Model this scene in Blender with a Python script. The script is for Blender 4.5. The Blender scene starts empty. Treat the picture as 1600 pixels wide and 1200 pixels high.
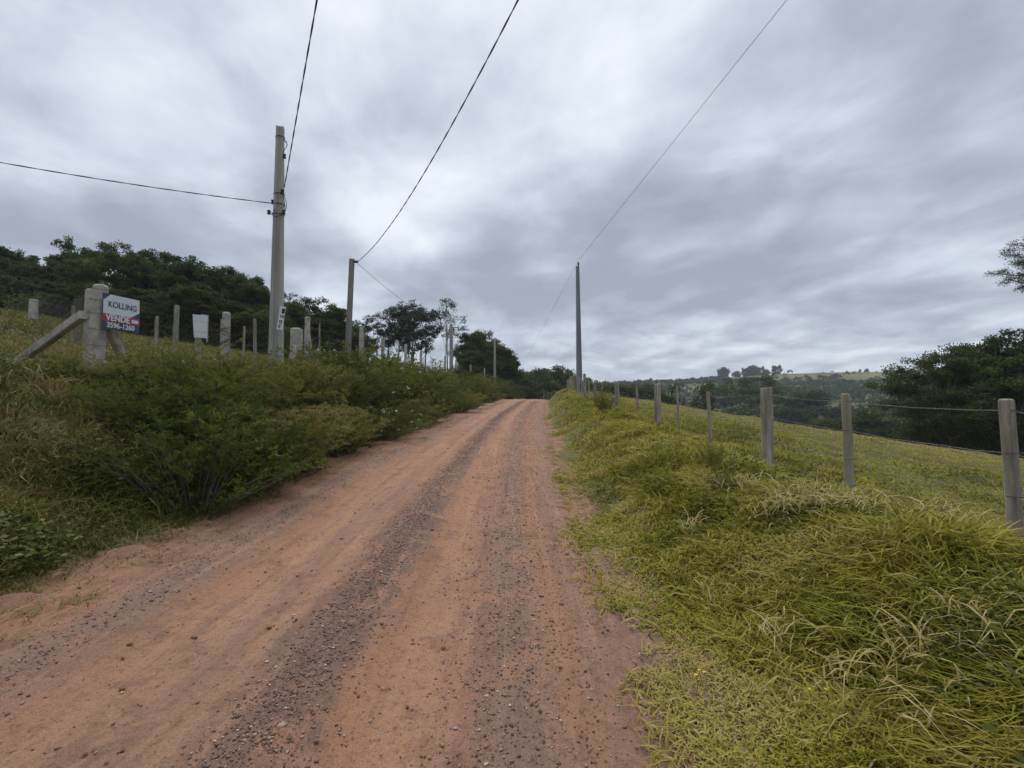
import bpy, math, random
import numpy as np
from mathutils import Vector, Matrix, Euler

# ------------------------------------------------------------------ camera, sky, sun
scene = bpy.context.scene
C = scene.collection
EYE = 1.6
PITCH = math.radians(3.0)
cam_d = bpy.data.cameras.new("camera"); cam = bpy.data.objects.new("camera", cam_d); C.objects.link(cam)
cam_d.sensor_width = 36.0; cam_d.lens = 36.0 * 760 / 1600
cam_d.clip_start = 0.05; cam_d.clip_end = 6000
cam.location = (0, 0, EYE); cam.rotation_euler = (math.radians(90) + PITCH, 0, 0)
scene.camera = cam
scene.view_settings.view_transform = 'Standard'; scene.view_settings.look = 'None'
scene.view_settings.gamma = 1.0; scene.view_settings.exposure = 0.2
scene.view_settings.use_curve_mapping = False
scene.cycles.max_bounces = 6; scene.cycles.diffuse_bounces = 3; scene.cycles.transparent_max_bounces = 8
scene.cycles.volume_bounces = 1

SUN_EL, SUN_AZ = math.radians(58), math.radians(-20)      # azimuth clockwise from +Y
sun_d = bpy.data.lights.new("sun", 'SUN'); sun_d.energy = 1.7; sun_d.angle = math.radians(24); sun_d.color = (1.0, .92, .80)
sun = bpy.data.objects.new("sun", sun_d); C.objects.link(sun)
sd = Vector((math.sin(SUN_AZ) * math.cos(SUN_EL), math.cos(SUN_AZ) * math.cos(SUN_EL), math.sin(SUN_EL)))
sun.rotation_euler = (-sd).to_track_quat('-Z', 'Y').to_euler(); sun.location = (0, 0, 60)

cp, sp = math.cos(PITCH), math.sin(PITCH)
def ray(px, py):
    dy = -(py - 600) / 760.0
    return np.array([(px - 800) / 760.0, cp - dy * sp, sp + dy * cp])
def P(px, py, depth):
    r = ray(px, py); r = r / r[1] * depth
    return np.array([r[0], r[1], r[2] + EYE])

# node helpers
class N:
    def __init__(s, tree): s.t = tree; s.t.nodes.clear()
    def n(s, kind, **kw):
        nd = s.t.nodes.new(kind)
        for k, v in kw.items():
            if k.startswith('_'): setattr(nd, k[1:], v)
            else:
                key = int(k[1:]) if k[0] == 'i' and k[1:].isdigit() else k.replace('__', ' ')
                s.put(nd.inputs[key], v)
        return nd
    def put(s, inp, v):
        if isinstance(v, bpy.types.NodeSocket): s.t.links.new(v, inp)
        elif isinstance(v, (tuple, list)) and len(v) == 3 and inp.type == 'RGBA': inp.default_value = (*v, 1)
        else: inp.default_value = v
    def m(s, op, a, b=0.0, c=0.0, clamp=False):
        nd = s.t.nodes.new('ShaderNodeMath'); nd.operation = op; nd.use_clamp = clamp
        s.put(nd.inputs[0], a); s.put(nd.inputs[1], b); s.put(nd.inputs[2], c); return nd.outputs[0]
    def mix(s, f, a, b, blend='MIX'):
        nd = s.t.nodes.new('ShaderNodeMix'); nd.data_type = 'RGBA'; nd.blend_type = blend
        s.put(nd.inputs[0], f); s.put(nd.inputs[6], a); s.put(nd.inputs[7], b); return nd.outputs[2]
    def ramp(s, f, stops, interp='LINEAR'):
        nd = s.t.nodes.new('ShaderNodeValToRGB'); r = nd.color_ramp; r.interpolation = interp
        while len(r.elements) < len(stops): r.elements.new(0.5)
        for e, (p, c) in zip(r.elements, stops):
            e.position = p; e.color = (*c, 1) if isinstance(c, (tuple, list)) else (c, c, c, 1)
        s.put(nd.inputs[0], f); return nd.outputs[0]
    def noise(s, vec, scale, detail=4, rough=.55, dist=0.0):
        nd = s.n('ShaderNodeTexNoise', Scale=scale, Detail=detail, Roughness=rough, Distortion=dist)
        if vec is not None: s.put(nd.inputs['Vector'], vec)
        return nd.outputs['Fac']
    def mapr(s, v, a, b, c=0.0, d=1.0):
        nd = s.n('ShaderNodeMapRange', i0=v, i1=a, i2=b, i3=c, i4=d, _interpolation_type='SMOOTHSTEP'); return nd.outputs[0]

world = bpy.data.worlds.new("World"); scene.world = world; world.use_nodes = True
w = N(world.node_tree)
tc = w.n('ShaderNodeTexCoord').outputs['Generated']
nrm = w.n('ShaderNodeVectorMath', _operation='NORMALIZE', i0=tc).outputs[0]
sep = w.n('ShaderNodeSeparateXYZ', i0=nrm)
zz = w.m('ADD', w.m('MAXIMUM', sep.outputs[2], 0.0), 0.16)
cu = w.m('DIVIDE', sep.outputs[0], zz); cv = w.m('DIVIDE', sep.outputs[1], zz)
comb = w.n('ShaderNodeCombineXYZ', i0=cu, i1=cv, i2=0.0).outputs[0]
def cloud_map(rot, scale, off=(0, 0, 0)):
    r_ = w.n('ShaderNodeMapping', i0=comb, i1=(0, 0, 0), i2=(0, 0, rot), i3=(1, 1, 1)).outputs[0]
    return w.n('ShaderNodeMapping', i0=r_, i1=off, i2=(0, 0, 0), i3=scale).outputs[0]
m1 = cloud_map(math.radians(-38), (0.70, 0.50, 1), (3.1, 1.7, 0))
m2 = cloud_map(math.radians(-50), (1.9, 1.35, 1), (7.3, 2.2, 0))
n1 = w.noise(m1, 1.0, 6, .45, .25)
n2 = w.noise(m2, 1.2, 8, .52, .15)
n3 = w.noise(cloud_map(0, (3.0, 2.3, 1), (1.4, 8.2, 0)), 1.0, 9, .58, .3)
val = w.m('ADD', w.m('MULTIPLY', n1, .50), w.m('MULTIPLY', n2, .50))
lowband = w.mapr(sep.outputs[2], .02, .26, 1.0, 0.0)
val = w.m('ADD', val, w.m('MULTIPLY', w.m('SUBTRACT', n3, .5), w.m('ADD', .45, w.m('MULTIPLY', lowband, .62))))
def blob(v, px, py, size, amp, asp=1.0):
    r = Vector(ray(px, py)).normalized()
    d = w.n('ShaderNodeVectorMath', _operation='SUBTRACT', i0=nrm, i1=tuple(r)).outputs[0]
    d = w.n('ShaderNodeVectorMath', _operation='MULTIPLY', i0=d, i1=(1 / size, 1 / size, 1 / (size * asp))).outputs[0]
    l = w.n('ShaderNodeVectorMath', _operation='LENGTH', i0=d).outputs['Value']
    g = w.m('POWER', 2.718, w.m('MULTIPLY', w.m('MULTIPLY', l, l), -1.0))
    return w.m('ADD', v, w.m('MULTIPLY', g, amp))
for b in ((625, 350, .14, .26, .6), (860, 400, .12, .12, .4), (1100, 575, .3, .08, .12), (400, 480, .25, .08, .12), (880, 60, .26, .09), (230, 130, .22, .06), (1000, 20, .15, .06), (330, 360, .3, -.13, .35), (60, 380, .2, -.07, .4),
          (780, 430, .17, -.13, .45), (1030, 320, .17, -.13, .5), (1500, 150, .2, -.10, .7), (1180, 70, .14, -.06),
          (1250, 210, .22, .08, .4), (1150, 470, .32, -.11, .3), (960, 480, .2, -.1, .3), (1270, 525, .09, .10, .35), (1050, 555, .12, .10, .3), (560, 40, .16, .05, .6)):
    val = blob(val, *b)
cloud = w.ramp(val, [(.32, (3.1, 3.45, 4.2)), (.42, (4.0, 4.4, 5.2)), (.50, (5.0, 5.5, 6.4)), (.58, (6.2, 6.8, 7.7)), (.72, (8.2, 8.7, 9.3))])
hz = w.mapr(sep.outputs[2], 0.0, .12, .35, 0.0)
cloud = w.mix(hz, cloud, (5.0, 5.5, 6.5))
zen = w.mapr(sep.outputs[2], .66, .95, 1.0, 2.1)
cloud = w.n('ShaderNodeVectorMath', _operation='SCALE', i0=cloud, Scale=zen).outputs[0]
sky = w.n('ShaderNodeTexSky', _sky_type='NISHITA', _sun_disc=False, _sun_elevation=SUN_EL, _sun_rotation=SUN_AZ).outputs[0]
skyc = w.mix(.06, cloud, sky)
bg = w.n('ShaderNodeBackground', Color=skyc, Strength=0.1)
w.t.links.new(bg.outputs[0], w.n('ShaderNodeOutputWorld').inputs[0])

# ------------------------------------------------------------------ helpers
rng = np.random.default_rng(7)
def hash2(ix, iy, seed):
    h = (ix.astype(np.int64) * 374761393 + iy.astype(np.int64) * 668265263 + seed * 974711) & 0xffffffff
    h = ((h ^ (h >> 13)) * 1274126177) & 0xffffffff
    return ((h ^ (h >> 16)) & 0xffff) / 65535.0
def vnoise(x, y, seed=0):
    x = np.asarray(x, float); y = np.asarray(y, float)
    ix, iy = np.floor(x), np.floor(y); fx, fy = x - ix, y - iy
    fx = fx * fx * (3 - 2 * fx); fy = fy * fy * (3 - 2 * fy)
    a, b = hash2(ix, iy, seed), hash2(ix + 1, iy, seed); c, d = hash2(ix, iy + 1, seed), hash2(ix + 1, iy + 1, seed)
    return (a * (1 - fx) + b * fx) * (1 - fy) + (c * (1 - fx) + d * fx) * fy - .5
def fbm(x, y, seed=0, o=4):
    s, a = 0, 1.0
    for k in range(o):
        s = s + a * vnoise(x * 2 ** k + 17 * k, y * 2 ** k - 9 * k, seed + k); a *= .5
    return s
def ss(a, b, x):
    t = np.clip((x - a) / (b - a), 0, 1); return t * t * (3 - 2 * t)
def softp(x, k=1.0):
    return np.where(x > 20 * k, x, k * np.log1p(np.exp(np.clip(x / k, -40, 20))))

_yy = np.arange(-60, 400, .25)
_xc = np.interp(_yy, [-60, 0, 4, 8, 13, 25, 32, 40, 49, 60, 80, 120, 400], [-.2, -1.35, -1.42, -1.42, -1.3, -.85, -.3, .25, 1.0, 2.6, 7.5, 22, 160])
for _ in range(3): _xc = np.convolve(np.pad(_xc, 8, mode='edge'), np.ones(17) / 17, 'valid')
_sl = np.interp(_yy, [-60, 46, 78, 120, 160], [.052, .052, -.03, -.03, 0.0]); _zr = np.cumsum(_sl) * .25; _zr -= np.interp(0, _yy, _zr)
def xc(y): return np.interp(y, _yy, _xc)
def zr(y): return np.interp(y, _yy, _zr)
def hw(y, side=0): return np.interp(y, [0, 2, 4, 9, 18], [2.36, 2.28, 2.10, 2.2, 2.45])
ridge_t = ([-3.15, -1.2, -.3, -.05, .03, .09, .2, .33, .41, .515, .668, .8, 1.2, 3.15], [15, 12, 5, 8, 14, 22, 30, 35, 41, 43.5, 41, 41, 36, 15])
def edge_y(x): return 20 + 150 / np.maximum(x + 1, .4)
def H(x, y):
    x = np.asarray(x, float); y = np.asarray(y, float)
    xcc = xc(y); u = x - xcc; W = hw(y); zb = zr(y); r = np.hypot(x, y)
    a = -u
    bank_h = np.interp(y, [-10, 0, 20, 42, 60, 75], [1.5, 1.6, 1.7, 1.4, .9, .6])
    left = bank_h * ss(W + .10, 5.8, a) + .185 * np.minimum(softp(a - 7.2, .8), 60) * np.interp(y, [40, 70], [1, .25])
    B = np.interp(y, [0, 4, 8, 14, 20, 34, 60, 90], [.22, .25, .32, .52, .68, .92, .85, .8])
    near = np.interp(y, [0, 5, 9, 14], [1, 1, .7, 0])
    right = B * ss(W + .1, W + 1.7, u) + .24 * near * np.exp(-((u - W - 2.1) / .85) ** 2) * 1.05 - .27 * near * ss(W + 2.5, W + 3.6, u)
    right = right - .14 * np.minimum(softp(u - 6.2, .8), 70)
    off = np.where(u < 0, left, right)
    past = np.where(x > 3, softp(y - edge_y(x), 1.5), 0) * ss(3, 8, x)
    off = off - .32 * np.minimum(past, 55)
    gm = np.where(u > 0, ss(W + .1, W + .9, u), ss(W + .15, W + .9, a))
    bump = gm * (.15 * fbm(x * 1.1, y * 1.1, 3, 3) + .13 * fbm(x * .33, y * .33, 5, 3)) + gm * ss(20, 40, r) * .5 * fbm(x * .08, y * .08, 9, 2)
    nearz = zb + off + bump
    th = np.arctan2(x, y)
    rid = np.interp(th, *ridge_t)
    base = np.interp(th, [-3.15, -1.2, -.4, 0, .08, .3, 1.2, 3.15], [10, 12, 5, -1, -6, -15, -15, 8])
    far = base + (rid - base) * ss(210, 640, r) + ss(110, 260, r) * (14 * fbm(x / 150, y / 150, 21, 4)) * (1 - .75 * ss(520, 640, r))
    far = far - .02 * np.maximum(r - 700, 0)
    k = ss(70, 150, r)
    return nearz * (1 - k) + far * k
def Hs(x, y): return float(H(np.array([x]), np.array([y]))[0])
def nrmH(x, y, e=.25):
    gx = (H(x + e, y) - H(x - e, y)) / (2 * e); gy = (H(x, y + e) - H(x, y - e)) / (2 * e)
    return gx, gy

def mesh_np(name, V, F, mats=None, attrs=None, smooth=False, fmat=None):
    """V (n,3); F (m,k) one polygon size; attrs {name:(domain, array)}"""
    me = bpy.data.meshes.new(name); V = np.ascontiguousarray(V, np.float32); F = np.ascontiguousarray(F, np.int32)
    m, k = F.shape
    me.vertices.add(len(V)); me.vertices.foreach_set('co', V.ravel())
    me.loops.add(m * k); me.loops.foreach_set('vertex_index', F.ravel())
    me.polygons.add(m); me.polygons.foreach_set('loop_start', np.arange(0, m * k, k, dtype=np.int32))
    if smooth: me.polygons.foreach_set('use_smooth', np.ones(m, bool))
    for nm, (dom, arr) in (attrs or {}).items():
        at = me.attributes.new(nm, 'FLOAT', dom); at.data.foreach_set('value', np.ascontiguousarray(arr, np.float32))
    for mt in (mats if isinstance(mats, (list, tuple)) else [mats] if mats else []): me.materials.append(mt)
    if fmat is not None: me.polygons.foreach_set('material_index', np.ascontiguousarray(fmat, np.int32))
    me.update(calc_edges=True)
    return me
def link(name, me, parent=None, loc=None, **props):
    o = bpy.data.objects.new(name, me); C.objects.link(o)
    if parent is not None: o.parent = parent
    if loc is not None: o.location = loc
    for k, v in props.items(): o[k] = v
    return o
def thing(name, label, cat, loc=(0, 0, 0), rz=0, group=None):
    o = bpy.data.objects.new(name, None); C.objects.link(o); o.location = loc; o.rotation_euler = (0, 0, rz)
    o.empty_display_size = .2; o['label'] = label; o['category'] = cat
    if group: o['group'] = group
    return o
def dup(root, loc, rot=(0, 0, 0), scale=(1, 1, 1), label=None, group=None):
    r = root.copy(); C.objects.link(r); r.location = loc; r.rotation_euler = rot; r.scale = scale
    if label: r['label'] = label
    if group: r['group'] = group
    for ch in list(root.children):
        c = ch.copy(); C.objects.link(c); c.parent = r
        for g in list(ch.children):
            d = g.copy(); C.objects.link(d); d.parent = c
    return r
class MB:
    """collects quads/tris as python lists"""
    def __init__(s): s.v = []; s.f = []
    def add(s, V, F):
        o = len(s.v); s.v += [tuple(map(float, p)) for p in V]; s.f += [tuple(i + o for i in f) for f in F]
    def tube(s, pts, rad, sides=8, cap=True):
        pts = [Vector(p) for p in pts]; n = len(pts); rad = [rad] * n if np.isscalar(rad) else list(rad)
        V = []; F = []; up = None
        for i, p in enumerate(pts):
            t = (pts[min(i + 1, n - 1)] - pts[max(i - 1, 0)]).normalized()
            if up is None: up = Vector((0, 0, 1)) if abs(t.z) < .9 else Vector((1, 0, 0))
            a = t.cross(up).normalized(); b = t.cross(a).normalized(); up = -b if False else up
            for k in range(sides):
                g = 2 * math.pi * k / sides; V.append(p + (a * math.cos(g) + b * math.sin(g)) * rad[i])
        for i in range(n - 1):
            for k in range(sides):
                k2 = (k + 1) % sides; F.append((i * sides + k, i * sides + k2, (i + 1) * sides + k2, (i + 1) * sides + k))
        if cap: F += [tuple(range(sides)), tuple(range((n - 1) * sides, n * sides))[::-1]]
        s.add(V, F)
    def loft(s, secs):
        k = len(secs[0]); V = [p for sc in secs for p in sc]; F = []
        for i in range(len(secs) - 1):
            for j in range(k):
                j2 = (j + 1) % k; F.append((i * k + j, i * k + j2, (i + 1) * k + j2, (i + 1) * k + j))
        F += [tuple(range(k))[::-1], tuple(range((len(secs) - 1) * k, len(secs) * k))]
        s.add(V, F)
    def box(s, c, d, M=None):
        V = [Vector((x * d[0] / 2, y * d[1] / 2, z * d[2] / 2)) for x in (-1, 1) for y in (-1, 1) for z in (-1, 1)]
        if M is not None: V = [M @ v for v in V]
        s.add([v + Vector(c) for v in V], [(0, 1, 3, 2), (4, 6, 7, 5), (0, 4, 5, 1), (2, 3, 7, 6), (0, 2, 6, 4), (1, 5, 7, 3)])
    def build(s, name, mat, parent=None, smooth=False, **props):
        me = bpy.data.meshes.new(name); me.from_pydata(s.v, [], s.f); me.materials.append(mat)
        if smooth: me.polygons.foreach_set('use_smooth', [True] * len(me.polygons))
        me.update(); return link(name, me, parent, **props)

# ------------------------------------------------------------------ materials
def mat(name):
    m = bpy.data.materials.new(name); m.use_nodes = True; return m, N(m.node_tree)
def finish(n, col, rough=.8, bump=None, spec=.3, trans=0.0, bstr=.3, bdist=.02, metal=0.0):
    b = n.n('ShaderNodeBsdfPrincipled', Base__Color=col, Roughness=rough, Metallic=metal)
    b.inputs['Specular IOR Level'].default_value = spec
    if bump is not None:
        bp = n.n('ShaderNodeBump', Height=bump, Strength=bstr, Distance=bdist); n.t.links.new(bp.outputs[0], b.inputs['Normal'])
    out = b.outputs[0]
    if trans:
        tr = n.n('ShaderNodeBsdfTranslucent', Color=col); mx = n.n('ShaderNodeMixShader', i0=trans)
        n.t.links.new(out, mx.inputs[1]); n.t.links.new(tr.outputs[0], mx.inputs[2]); out = mx.outputs[0]
    n.t.links.new(out, n.n('ShaderNodeOutputMaterial').inputs[0])
def leaf_mat(name, stops, trans=.25, rough=.75, spec=.08, var=.0):
    m, n = mat(name)
    t = n.n('ShaderNodeAttribute', _attribute_name='tint').outputs['Fac']
    if var:
        rnd = n.n('ShaderNodeObjectInfo').outputs['Random']
        t = n.m('ADD', t, n.m('MULTIPLY', n.m('SUBTRACT', rnd, .5), var), clamp=True)
    finish(n, n.ramp(t, stops), rough, None, spec, trans); return m
M = {}
M['grass'] = leaf_mat('grass_blades', [(0, (.060, .080, .009)), (.26, (.178, .184, .022)), (.50, (.330, .298, .042)), (.8, (.400, .335, .095)), (.9, (.42, .34, .13)), (1, (.56, .46, .26))], .3)
M['bank_grass'] = leaf_mat('bank_grass_blades', [(0, (.035, .055, .009)), (.35, (.085, .110, .018)), (.62, (.150, .148, .034)), (.8, (.215, .168, .066)), (.9, (.28, .21, .10)), (1, (.42, .34, .20))], .25)
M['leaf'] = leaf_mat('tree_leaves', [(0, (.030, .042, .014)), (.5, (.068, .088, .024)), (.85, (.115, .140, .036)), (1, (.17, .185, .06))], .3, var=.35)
M['leaf_green'] = leaf_mat('fresh_leaves', [(0, (.040, .060, .015)), (.5, (.080, .118, .028)), (.85, (.135, .185, .04)), (1, (.19, .23, .07))], .2, var=.2)
M['leaf_eucalypt'] = leaf_mat('airy_leaves', [(0, (.025, .030, .018)), (.6, (.05, .058, .032)), (1, (.11, .11, .065))], .2, var=.2)
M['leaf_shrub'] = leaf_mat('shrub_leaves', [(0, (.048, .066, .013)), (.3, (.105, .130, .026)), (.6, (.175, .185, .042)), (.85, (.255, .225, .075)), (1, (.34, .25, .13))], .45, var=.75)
M['leaf_weed'] = leaf_mat('weed_leaves', [(0, (.030, .048, .012)), (.4, (.100, .128, .030)), (.75, (.175, .195, .060)), (.93, (.20, .22, .10)), (1, (.38, .38, .26))], .3)
M['leaf_far'] = leaf_mat('wood_leaves', [(0, (.024, .036, .014)), (.5, (.046, .064, .020)), (.85, (.072, .090, .026)), (1, (.12, .13, .045))], .0)

def rock_mat(name, c1, c2, c3, scale=6, rough=.9, bs=.4, streak=False):
    m, n = mat(name); p = n.n('ShaderNodeTexCoord').outputs['Object']
    if streak: p2 = n.n('ShaderNodeMapping', i0=p, i3=(1, 1, .12)).outputs[0]
    else: p2 = p
    a = n.noise(p2, scale, 6, .6); b = n.noise(p, scale * 7, 4, .7); d = n.noise(p2, scale * .35, 3, .5, .5)
    f = n.m('ADD', n.m('MULTIPLY', a, .5), n.m('ADD', n.m('MULTIPLY', b, .22), n.m('MULTIPLY', d, .35)))
    col = n.ramp(f, [(.36, c1), (.52, c2), (.68, c3)])
    finish(n, col, rough, b, .25, 0, bs, .01); return m
M['concrete'] = rock_mat('weathered_concrete', (.15, .135, .11), (.37, .34, .295), (.52, .485, .43), 5)
M['pole_concrete'] = rock_mat('pole_concrete', (.22, .21, .185), (.34, .33, .30), (.42, .405, .375), 3, streak=True)
M['pole_blue'] = rock_mat('blue_grey_pole', (.12, .14, .165), (.19, .215, .25), (.26, .29, .33), 3, streak=True)
M['pole_brown'] = rock_mat('brown_grey_pole', (.13, .115, .11), (.20, .18, .175), (.28, .25, .24), 4, streak=True)
M['wood'] = rock_mat('weathered_wood', (.07, .058, .044), (.25, .22, .18), (.48, .43, .37), 14, streak=True, bs=.8)
M['wood_light'] = rock_mat('pale_stake_wood', (.14, .12, .085), (.29, .26, .19), (.40, .36, .27), 9, streak=True, bs=.8)
M['stone'] = rock_mat('gravel_stone', (.13, .080, .062), (.23, .150, .118), (.42, .32, .27), 5)
M['clod'] = rock_mat('clod_earth', (.11, .05, .03), (.20, .095, .055), (.28, .14, .09), 14)
M['stone'] = leaf_mat('gravel_stone', [(0, (.10, .062, .048)), (.4, (.19, .115, .088)), (.75, (.27, .17, .13)), (.9, (.36, .26, .21)), (1, (.52, .44, .38))], 0, .9, .2)
M['bark'] = rock_mat('bark', (.035, .03, .026), (.085, .075, .065), (.16, .145, .13), 6, streak=True)
M['pale_bark'] = rock_mat('pale_bark', (.09, .08, .07), (.18, .165, .15), (.28, .26, .24), 6, streak=True)
def plain(name, c, rough=.6, metal=0, nz=.12):
    m, n = mat(name); p = n.n('ShaderNodeTexCoord').outputs['Object']; a = n.noise(p, 9, 5, .6)
    col = n.ramp(a, [(.3, tuple(x * (1 - nz) for x in c)), (.7, tuple(min(1, x * (1 + nz)) for x in c))])
    finish(n, col, rough, None, .4, metal=metal); return m
M['wire'] = plain('galvanised_wire', (.16, .155, .15), .6, .3)
M['rust'] = plain('dark_rusty_wire', (.07, .06, .055), .8)
M['cable'] = plain('twisted_cable', (.055, .055, .062), .6)
M['cable_thin'] = plain('thin_grey_cable', (.15, .155, .165), .6)
M['black'] = plain('black_fitting', (.02, .02, .022), .5)
M['white'] = plain('sign_white', (.62, .64, .68), .45, nz=.05)
M['navy'] = plain('sign_navy', (.055, .055, .11), .45)
M['navytext'] = plain('sign_navy_lettering', (.05, .05, .08), .45)
M['red'] = plain('sign_red', (.36, .045, .07), .45)
M['petal'] = plain('petal', (.62, .58, .50), .7)
M['yellow'] = plain('yellow_petal', (.7, .5, .04), .7)

# ground & road share one earth material, driven by mesh attributes
def earth_mat(name, is_road):
    m, n = mat(name)
    geo = n.n('ShaderNodeNewGeometry').outputs['Position']
    lat = n.n('ShaderNodeAttribute', _attribute_name='lat').outputs['Fac']
    # stretched along the road
    st = n.n('ShaderNodeMapping', i0=geo, i3=(1, .16, 1)).outputs[0]
    wob = n.m('MULTIPLY', n.m('SUBTRACT', n.noise(st, 1.1, 5, .6), .5), .55)
    wob2 = n.m('ADD', n.m('MULTIPLY', n.m('SUBTRACT', n.noise(geo, 4.5, 6, .7), .5), .42), n.m('MULTIPLY', n.m('SUBTRACT', n.noise(geo, 24, 6, .8), .5), .22))
    l = n.m('ADD', lat, n.m('ADD', wob, wob2))
    f = n.m('DIVIDE', n.m('ADD', l, 3.2), 6.4)
    g = lambda x: (x + 3.2) / 6.4
    verge = (.285, .138, .068); grav = (.215, .138, .104); pink = (.355, .182, .104); pale = (.415, .232, .134); orange = (.350, .175, .092); mauve = (.265, .155, .102); dark = (.165, .105, .080)
    col = n.ramp(f, [(g(-2.9), verge), (g(-1.78), (.29, .155, .09)), (g(-1.55), (.28, .17, .12)), (g(-1.32), (.225, .15, .115)), (g(-1.05), pink), (g(-.55), pale), (g(-.30), (.30, .165, .12)), (g(-.12), pale),
                     (g(.06), (.23, .14, .10)), (g(.16), (.19, .125, .098)), (g(.32), dark), (g(.50), (.19, .125, .098)), (g(.62), orange), (g(.95), pale), (g(1.12), (.33, .17, .115)), (g(1.28), (.27, .165, .12)), (g(1.5), (.24, .155, .118)), (g(1.72), pink), (g(1.88), mauve), (g(2.1), (.30, .165, .125)), (g(2.3), grav), (g(2.7), verge)])
    big = n.noise(n.n('ShaderNodeMapping', i0=geo, i3=(1, .45, 1)).outputs[0], .8, 6, .62, .3)
    col = n.mix(n.mapr(big, .48, .66, 0, .55), col, mauve)
    col = n.mix(n.mapr(big, .30, .48, .6, 0), col, (.37, .18, .10))
    blot = n.noise(geo, 3.2, 6, .7, .4)
    col = n.mix(n.mapr(blot, .52, .62, 0, .6), col, (.21, .115, .078))
    brk = n.noise(geo, 1.7, 6, .65, .6)
    col = n.mix(n.mapr(brk, .52, .60, 0, .75), col, (.36, .19, .118))
    trk = n.noise(n.n('ShaderNodeMapping', i0=geo, i3=(9, .35, 1)).outputs[0], 1.0, 7, .7, .2)
    col = n.mix(n.mapr(trk, .50, .66, 0, .55), col, (.21, .115, .082))
    col = n.mix(n.mapr(trk, .34, .48, .45, 0), col, (.42, .245, .17))
    fine = n.noise(geo, 22, 8, .75)
    col = n.mix(n.mapr(fine, .35, .5, .55, 0), col, (.13, .075, .055))
    col = n.mix(n.mapr(fine, .58, .72, 0, .45), col, (.42, .27, .21))
    gr = n.noise(geo, 110, 3, .8)
    col = n.mix(n.mapr(gr, .34, .48, .65, 0), col, (.10, .06, .048))
    col = n.mix(n.mapr(gr, .56, .70, 0, .45), col, (.46, .34, .29))
    vor = n.n('ShaderNodeTexVoronoi', Vector=geo, Scale=34.0, Randomness=1.0).outputs['Distance']
    hgt = n.m('ADD', n.m('MULTIPLY', fine, .8), n.m('ADD', n.m('MULTIPLY', gr, .45), n.m('MULTIPLY', n.m('MINIMUM', vor, .4), -.6)))
    if not is_road:
        green = n.n('ShaderNodeAttribute', _attribute_name='green').outputs['Fac']
        farf = n.n('ShaderNodeAttribute', _attribute_name='field').outputs['Fac']
        gn = n.noise(geo, 1.6, 7, .65)
        soil = n.ramp(gn, [(.35, (.075, .062, .026)), (.5, (.125, .115, .042)), (.65, (.20, .165, .075))])
        soil = n.mix(n.mapr(n.noise(geo, .11, 5, .6), .42, .6, 0, .6), soil, (.16, .155, .045))
        soil = n.mix(n.mapr(n.noise(geo, 14, 6, .75), .40, .55, .7, 0), soil, (.045, .042, .016))
        fld = n.ramp(n.noise(geo, .02, 6, .6), [(.35, (.065, .080, .028)), (.5, (.105, .105, .040)), (.65, (.19, .155, .075))])
        soil = n.mix(farf, soil, fld)
        gmask = n.m('ADD', green, n.m('MULTIPLY', n.m('SUBTRACT', n.noise(geo, 6, 6, .7), .5), .9))
        col = n.mix(n.mapr(gmask, .4, .62), col, soil)
    finish(n, col, .93, hgt, .2, 0, .9, .02)
    return m
M['road'] = earth_mat('red_dirt_road', True)
M['ground'] = earth_mat('ground_earth', False)

# ------------------------------------------------------------------ ground & road
def build_ground():
    th = np.concatenate([np.linspace(-1.25, 1.25, 520), np.linspace(1.25, 2 * math.pi - 1.25, 90)[1:-1]])
    rr = np.concatenate([[.05], np.geomspace(.5, 60, 300), np.geomspace(60, 3800, 150)[1:]])
    T, R = np.meshgrid(th, rr)
    X, Y = R * np.sin(T), R * np.cos(T)
    Z = H(X, Y); u = X - xc(Y); W = hw(Y)
    inn = ss(W + .1, W - .2, np.abs(u)) * ss(-24, -18, Y) * (1 - ss(100, 115, Y))
    Z = Z - .09 * inn
    # verge clods
    vg = ss(W - .1, W + .1, -u) * (1 - ss(W + .6, W + 1.0, -u)) * ss(40, 10, R)
    Z = Z + vg * .07 * fbm(X * 3, Y * 3, 77, 4)
    nr, nc = X.shape
    idx = np.arange(nr * nc).reshape(nr, nc); a = idx[:-1]; b = idx[1:]
    a2 = np.roll(a, -1, 1); b2 = np.roll(b, -1, 1)
    F = np.stack([a, b, b2, a2], -1).reshape(-1, 4)
    nz = fbm(X * 1.3, Y * 1.3, 31, 4)
    vl = np.interp(Y, [3, 5, 9, 14, 22], [.12, .08, .06, .06, .05])
    green = np.where(u > 0, ss(W + .05, W + .50, u + nz * .45), ss(W + vl + .0, W + vl + .4, -u + nz * .5))
    th_ = np.arctan2(X, Y)
    fld = field_mask(th_, R)
    me = mesh_np('ground', np.stack([X, Y, Z], -1).reshape(-1, 3), F, M['ground'],
                 {'lat': ('POINT', np.clip(u, -3.1, 3.1).ravel()), 'green': ('POINT', green.ravel()), 'field': ('POINT', fld.ravel())}, True)
    link('ground', me, kind='structure')
def field_mask(th, r):
    n = .12 * fbm(th * 9, r * .012, 55, 3)
    f1 = ss(.60, .63, th + n * .3) * ss(500, 525, r + 300 * n)                  # pale field right
    f2 = ss(.39, .42, th) * ss(545, 570, r + 250 * n)
    f3 = ss(.62, .65, th + n) * (1 - ss(.75, .8, th)) * ss(430, 440, r + 200 * n) * (1 - ss(455, 470, r + 200 * n))
    return np.clip(np.maximum(np.maximum(f1, f2 * .75), f3), 0, 1)
build_ground()

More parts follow.
